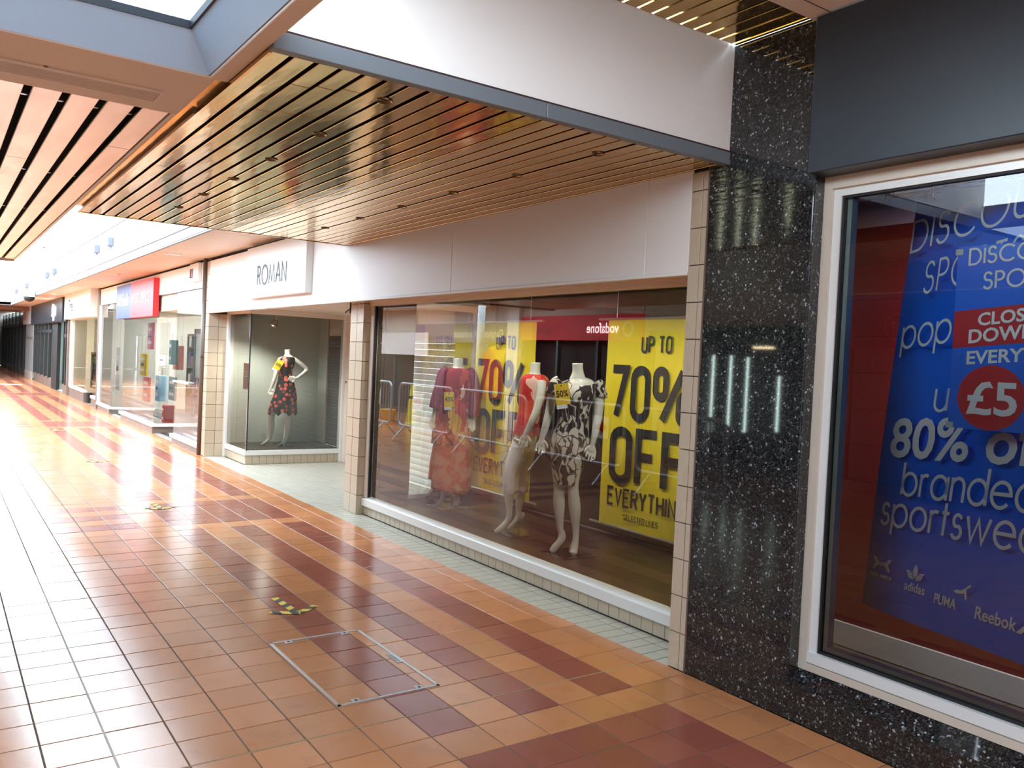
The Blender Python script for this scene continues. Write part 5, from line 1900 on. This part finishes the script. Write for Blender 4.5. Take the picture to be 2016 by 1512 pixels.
place('white_mark', BL, (-27.05, -.146, 2.36), (1.0, 0, 0), (0, 0, .72), P('white_sign_mark', (1, 1, 1), .4, emit=(1, 1, 1), estr=1.5), bs, thick=.01)
w6 = struct('window_6', (-29, 0, 0))
for k in range(5):
    x = -34.5 + k * 1.25
    mk('bar', box(x, x + .18, -.03, .06, .3, 2.17), M_INK, w6)
mk('bar', box(-34.5, -28.6, -.02, .05, 1.85, 1.95), M_INK, w6)
pane('pane', (-34.4, .03), (-28.6, .03), .3, 2.17, w6)
for k in range(14):
    mk('base_tile', box(-34.5 + k * .42 + .003, -34.5 + (k + 1) * .42 - .003, 0, .06, 0, .32), M_BROWN, w6)
d3 = struct('door_3', (-27, .1, 0))
mk('black_panel', box(-28.55, -27.2, .0, .10, 0, 2.17), M_INK, d3)
mk('black_panel', box(-27.2, -25.6, .6, .65, 0, 2.17), M_INK, d3)
mk('threshold', box(-27.2, -25.6, .05, .6, 0, .02), M_ALU, d3)
for x in (-25.55, -25.0):
    mk('bar', box(x, x + .15, -.03, .06, .28, 2.17), M_INK, w6)
mk('bar', box(-25.55, -24.5, -.02, .05, 1.7, 1.8), M_INK, w6)
pane('pane', (-25.5, .03), (-24.5, .03), .3, 2.17, w6)
for k in range(3):
    mk('base_tile', box(-25.55 + k * .36 + .003, -25.55 + (k + 1) * .36 - .003, 0, .06, 0, .3), M_BROWN, w6)
mk('end_post', box(-24.5, -24.3, -.04, .08, 0, 2.2), M_BROWN, w6)
# ---------------- gated unit and last shops
room('wall_last_shops', -53.9, -34.8, 2.5, 2.6, P('dim_shop_wall', srgb(120, 116, 108), .6), P('grey_shop_floor', srgb(120, 112, 104), .4))
gs = thing('shop_sign', 'pale sign with pink lettering above the grey gate', 'sign', (-36.6, -.1, 2.2))
mk('box', box(-38.3, -34.8, -.12, .0, 2.2, 2.98, .01), P('pale_grey_panel', srgb(196, 198, 202), .4), gs)
place('lettering', font_text('SALE', .42, .02, .8), (-37.9, -.121, 2.4), EX, EZ, P('pink_print', srgb(204, 110, 130), .5), gs, thick=.003)
fg = thing('folding_gate', 'grey metal folding gate across a shop entrance', 'gate', (-36.5, 0, 0))
for k in range(11):
    x = -38.1 + k * .31
    mk('bar', box(x, x + .14, -.02, .04, .05, 2.2), P('grey_gate', srgb(150, 150, 148), .4, .3), fg)
mk('rail', box(-38.1, -34.9, -.03, .0, 1.6, 1.68), P('grey_gate', srgb(150, 150, 148), .4, .3), fg)
mk('rail', box(-38.1, -34.9, -.03, .0, .0, .3), P('pale_stone', srgb(190, 180, 166), .5), fg)
w7 = struct('window_7', (-44, 0, 0))
for k in range(8):
    x = -53.0 + k * 1.95
    mk('bar', box(x, x + .35, -.04, .06, 0, 2.2), M_INK, w7)
mk('head', box(-53.8, -38.4, -.04, .06, 2.15, 2.28), M_DARKMETAL, w7)
pane('pane', (-53.5, .03), (-38.5, .03), .3, 2.15, w7)
pane('pane', (-53.5, .03), (-38.5, .03), 2.28, 2.9, w7)
for k in range(12):
    mk('base_tile', box(-53.5 + k * 1.25 + .004, -53.5 + (k + 1) * 1.25 - .004, 0, .05, 0, .3), M_BROWN, w7)
for k in range(7):
    mk('transom_bar', box(-53.0 + k * 2.2, -52.9 + k * 2.2, -.02, .05, 2.28, 2.9), M_INK, w7)
# dome camera on a bracket
dc = thing('dome_camera', 'black dome security camera hanging below the white upstand', 'camera', (-25.0, -1.0, 2.75))
mk('bracket', tube([(-24.0, -.905, 3.05), (-24.4, -1.0, 3.0), (-25.0, -1.0, 3.0)], .035, 8), M_WHITE_SHEEN, dc)
mk('housing', lathe([(.10, .18), (.16, .15), (.17, .0)], (-25.0, -1.0, 2.83), 18), M_WHITE_SHEEN, dc)
mk('dome', lathe([(.15, .0), (.14, -.06), (.10, -.11), (.04, -.135), (.001, -.14)], (-25.0, -1.0, 2.83), 18), M_INK, dc, smooth=True)
sm = thing('smoke_detector', 'tiny dark detector high on the bright rooflight glazing', 'detector', (-17.0, -1.4, 3.55))
mk('base', lathe([(.05, .03), (.05, .0)], (-17.0, -1.4, 3.55), 12), M_SLATE, sm)
mk('dome', lathe([(.035, 0), (.02, -.03), (.001, -.035)], (-17.0, -1.4, 3.55), 12), M_SLATE, sm)
mk('drop_rod', tube([(-17.0, -1.4, 3.58), (-17.0, -.9, 3.6)], .008, 6), M_SLATE, sm)


# ================================================================== OPPOSITE SIDE OF THE MALL (seen mirrored in the glass)
OY = -7.1
ow = mk('wall_left', box(-54, 7.0, -7.6, OY - .35, 0, 3.4), P('dim_opposite_wall', srgb(120, 112, 104), .6, vary=.1))
tag(ow, kind='structure')
LX = (-1, 0, 0)


def opp_shop(nm, x0, x1, fascia, lab, lower, z0=2.1, z1=2.75, kind=None):
    r = struct(nm, ((x0 + x1) / 2, OY, 0))
    mk('fascia_board', box(x0, x1, OY - .15, OY + .02, z0, z1, .004), fascia, r)
    mk('header', box(x0, x1, OY - .2, OY, z1, 2.95), M_BEIGE, r)
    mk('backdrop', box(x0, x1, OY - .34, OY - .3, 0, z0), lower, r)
    n = max(2, int((x1 - x0) / 1.2))
    for k in range(n + 1):
        x = x0 + (x1 - x0) * k / n
        mk('mullion', box(x - .03, x + .03, OY - .1, OY, .15, z0), M_SLATE, r)
    mk('base', box(x0, x1, OY - .12, OY, 0, .15), M_BROWN, r)
    return r


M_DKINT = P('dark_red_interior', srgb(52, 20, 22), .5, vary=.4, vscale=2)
a = opp_shop('wall_left_red_shop', -12.3, -8.35, P('bright_red_fascia', srgb(206, 44, 50), .4, emit=srgb(206, 44, 50), estr=.35), '', M_DKINT, 2.1, 2.62)  # emission added to the red fascia to brighten its mirrored image
mk('orange_panel', box(-9.2, -8.36, OY + .02, OY + .035, 2.1, 2.45), P('orange_panel', srgb(240, 130, 30), .4), a)
mk('orange_panel', box(-12.29, -11.85, OY + .02, OY + .035, 2.1, 2.5), P('orange_panel', srgb(240, 130, 30), .4), a)
vs1 = thing('shop_sign', 'white lit lettering on the red fascia across the mall', 'sign', (-10, OY + .05, 2.2))
place('lettering', font_text('vodafone', .21, .012, .9), (-8.98, OY + .05, 2.25), LX, EZ, P('lit_white_letters', (1, 1, 1), .4, emit=(1, 1, 1), estr=2.5), vs1, thick=.01)
place('lettering', font_text('Keighley', .20, .0, .85), (-10.95, OY + .05, 2.25), LX, EZ, P('pale_red_print', srgb(170, 90, 92), .5), vs1, thick=.01)
RG = ribbon(arc(0, 0, .13, .13, 0, 360, 28), .06)
place('ring_mark', (RG[0], RG[1], 0), (-8.72, OY + .05, 2.33), LX, EZ, M_WINK, vs1, thick=.01)
b = opp_shop('wall_left_purple_shop', -17.3, -12.8, P('purple_fascia', srgb(82, 72, 128), .4, emit=srgb(82, 72, 128), estr=.25), '', P('grey_interior', srgb(110, 108, 110), .5, vary=.5, vscale=1.5), 2.02, 2.5)  # slight glow put into the purple fascia so its reflection reads brighter
cs = thing('shop_sign', 'pale lettering on the purple fascia across the mall', 'sign', (-14.6, OY + .05, 2.1))
place('lettering', font_text('Carphone Warehouse', .20, .01, .9), (-13.0, OY + .03, 2.15), LX, EZ, M_WINK, cs, thick=.01)
gp2 = thing('window_graphic', 'large red, yellow and blue diamond graphic across the mall', 'graphic', (-13.6, OY + .02, .8))
for c, pts in ((srgb(200, 30, 40), [(-13.0, .7), (-14.2, .7), (-14.2, 1.5), (-13.6, 1.9), (-13.0, 1.4)]), (srgb(236, 190, 30), [(-13.0, 1.4), (-13.6, 1.9), (-13.3, 2.0), (-12.9, 1.9)]), (srgb(40, 60, 140), [(-14.2, 1.5), (-14.2, 2.0), (-13.6, 2.0), (-13.75, 1.8)])):
    mk('colour_field', prism(pts, 'y', OY + .005, OY + .02), P('graphic_%02d' % int(c[0] * 99), c, .4), gp2)
c_ = opp_shop('wall_left_cream_shop', -26, -17.4, M_BEIGE, '', P('brown_interior', srgb(96, 84, 74), .5, vary=.3, vscale=1), 2.1, 2.9)
d_ = opp_shop('wall_left_bright_shop', -8.3, -6.3, P('pale_fascia', srgb(226, 222, 200), .5), '', P('warm_bright_interior', srgb(210, 200, 170), .5, vary=.4, vscale=2), 2.05, 2.75)
mk('green_panel', box(-8.15, -7.2, OY + .02, OY + .04, 2.0, 2.28), P('lime_panel', srgb(110, 200, 50), .4), d_)
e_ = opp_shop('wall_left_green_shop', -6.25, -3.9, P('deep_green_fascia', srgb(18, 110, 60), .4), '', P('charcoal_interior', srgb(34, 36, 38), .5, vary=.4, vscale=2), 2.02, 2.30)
for n, (x, z0, z1) in enumerate(((-5.97, .61, 1.85), (-5.61, .64, 1.85), (-5.28, .67, 1.83), (-4.685, .73, 1.56))):
    lt = thing('light_tube', ['vertical light tube across the mall, farthest from the camera', 'vertical light tube across the mall, second along', 'vertical light tube across the mall, third along', 'shorter vertical light tube across the mall'][n], 'lamp', (x, OY + .06, z0), 'vertical light tubes across the mall')
    mk('tube', tube([(x, OY + .06, z0), (x, OY + .06, z1)], .012, 8), P('tube_glow', (1, 1, 1), .4, emit=(.75, 1., .92), estr=9.), lt)
    mk('holder', box(x - .02, x + .02, OY + .0, OY + .06, z0 - .02, z0), M_ALU, lt)
yl = thing('strip_lamp', 'short warm strip lamp under the green fascia across the mall', 'lamp', (-4.98, OY + .1, 1.97))
mk('tube', tube([(-5.17, OY + .08, 1.98), (-4.80, OY + .08, 1.98)], .014, 8), P('warm_tube_glow', (1, 1, 1), .4, emit=(1, .8, .45), estr=9.), yl)
mk('fitting', box(-5.2, -4.77, OY + .0, OY + .075, 1.965, 2.0), M_ALU, yl)
f_ = opp_shop('wall_left_near_shop', -3.85, -.6, P('dark_violet_fascia', srgb(48, 40, 74), .4), '', P('grey_interior', srgb(110, 108, 110), .5, vary=.5, vscale=1.5), 2.02, 2.75)
bt = thing('round_sign', 'ring shaped sign with two letters across the mall', 'sign', (-3.03, OY + .05, 1.9))
RG = ribbon(arc(0, 0, .17, .17, 0, 360, 32), .012)
place('ring', (RG[0], RG[1], 0), (-3.03, OY + .04, 2.3), LX, EZ, P('grey_letters', srgb(150, 150, 155), .5), bt, thick=.01)
place('lettering', font_text('BT', .12, .012, .9), (-2.95, OY + .04, 2.24), LX, EZ, P('grey_letters', srgb(150, 150, 155), .5), bt, thick=.01)
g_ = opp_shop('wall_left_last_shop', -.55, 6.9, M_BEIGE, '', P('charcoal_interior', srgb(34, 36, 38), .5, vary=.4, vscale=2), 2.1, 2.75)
h_ = opp_shop('wall_left_far_shops', -53.9, -26.1, M_WHITE, '', P('brown_interior', srgb(96, 84, 74), .5, vary=.3, vscale=1), 2.1, 2.9)
wc = mk('wall_left_column', box(-12.78, -12.32, OY - .02, OY + .10, 0, 2.9, .01), M_WHITE)
tag(wc, kind='structure')
pl = thing('white_post', 'round white post in the middle of the mall', 'post', (-10.0, -4.9, 0))
mk('shaft', tube([(-10.6, -4.9, 0), (-10.6, -4.9, 2.66)], .075, 16), M_WHITE_SHEEN, pl, smooth=True)
mk('foot', lathe([(.13, 0), (.13, .02), (.08, .04)], (-10.6, -4.9, 0), 18), M_ALU, pl)
bd = thing('white_board', 'blank white board hanging above a counter across the mall', 'board', (-17.9, OY + .1, 1.65))
mk('panel', box(-19.4, -16.5, OY + .08, OY + .12, 1.65, 2.27, .005), M_WHITE, bd)
for x in (-19.0, -16.9):
    mk('hanger', tube([(x, OY + .1, 2.27), (x, OY + .1, 2.9)], .01, 6), M_ALU, bd)

# crowd barriers with arrow boards
M_GALV = P('galvanised_steel', srgb(206, 210, 214), .4, .5)


def barrier(xc, lab, arrow):
    y = -3.52
    t = thing('crowd_barrier', lab, 'barrier', (xc, y, 0), 'steel crowd barriers along the mall')
    w, h, r = 1.0, 1.08, .12
    path = []
    for cx, cz, a0 in ((xc + w - r, h - r, 0), (xc - w + r, h - r, 90), (xc - w + r, .28 + r, 180), (xc + w - r, .28 + r, 270)):
        for k in range(6):
            a = math.radians(a0 + 90 * k / 5)
            path.append((cx + r * math.cos(a), y, cz + r * math.sin(a)))
    mk('frame', tube(path, .023, 8, closed=True), M_GALV, t, smooth=True)
    for k in range(16):
        x = xc - w + .115 + k * .118
        mk('upright', tube([(x, y, .28), (x, y, h)], .007, 6), M_GALV, t)
    for s_ in (-1, 1):
        mk('foot', tube([(xc + s_ * .72, y - .26, .015), (xc + s_ * .72, y, .29), (xc + s_ * .72, y + .26, .015)], .017, 8), M_GALV, t)
    if arrow:
        x = xc + arrow
        ab = mk('arrow_board', box(x - .17, x + .17, y + .022, y + .028, .62, .92, .002), M_WINK, t)
        A = poly2([(-.13, .11), (.02, .11), (.02, .05), (.14, .15), (.02, .25), (.02, .19), (-.13, .19)])
        mk('red_arrow', prism([(x + p[0], .62 + p[1]) for p in A[0]], 'y', y + .028, y + .031), M_RVINYL, ab)


for xc, lab, ar in ((-5.85, 'crowd barrier mirrored beside the leaf print dress', .55), (-3.6, 'crowd barrier nearest the camera', 0), (-8.05, 'crowd barrier mirrored over the pale trousers', 0), (-10.25, 'crowd barrier mirrored over the floral kaftan', -.2), (-12.6, 'crowd barrier mirrored at the left edge of the display glass', .4)):
    barrier(xc, lab, ar)
wfl = thing('wet_floor_sign', 'tall yellow wet floor cone across the mall', 'cone', (-14.6, -5.6, 0))
mk('cone', tube([(-14.6, -5.6, 0), (-14.6, -5.6, .03), (-14.6, -5.6, .95)], [.2, .17, .07], 4), P('yellow_plastic', srgb(240, 226, 70), .4), wfl)
mk('print_band', tube([(-14.6, -5.6, .6), (-14.6, -5.6, .66)], [.115, .108], 4), M_INK, wfl)
bk = thing('mop_bucket', 'small yellow mop bucket beside the wet floor cone', 'bucket', (-15.3, -5.3, 0))
mk('pail', tube([(-15.3, -5.3, 0), (-15.3, -5.3, .28), (-15.3, -5.3, .29)], [.15, .2, .19], 14), P('amber_plastic', srgb(232, 166, 30), .4), bk)
mk('handle', tube([(-15.48, -5.3, .27), (-15.42, -5.2, .2), (-15.3, -5.12, .17), (-15.18, -5.2, .2), (-15.12, -5.3, .27)], .008, 6), M_INK, bk)
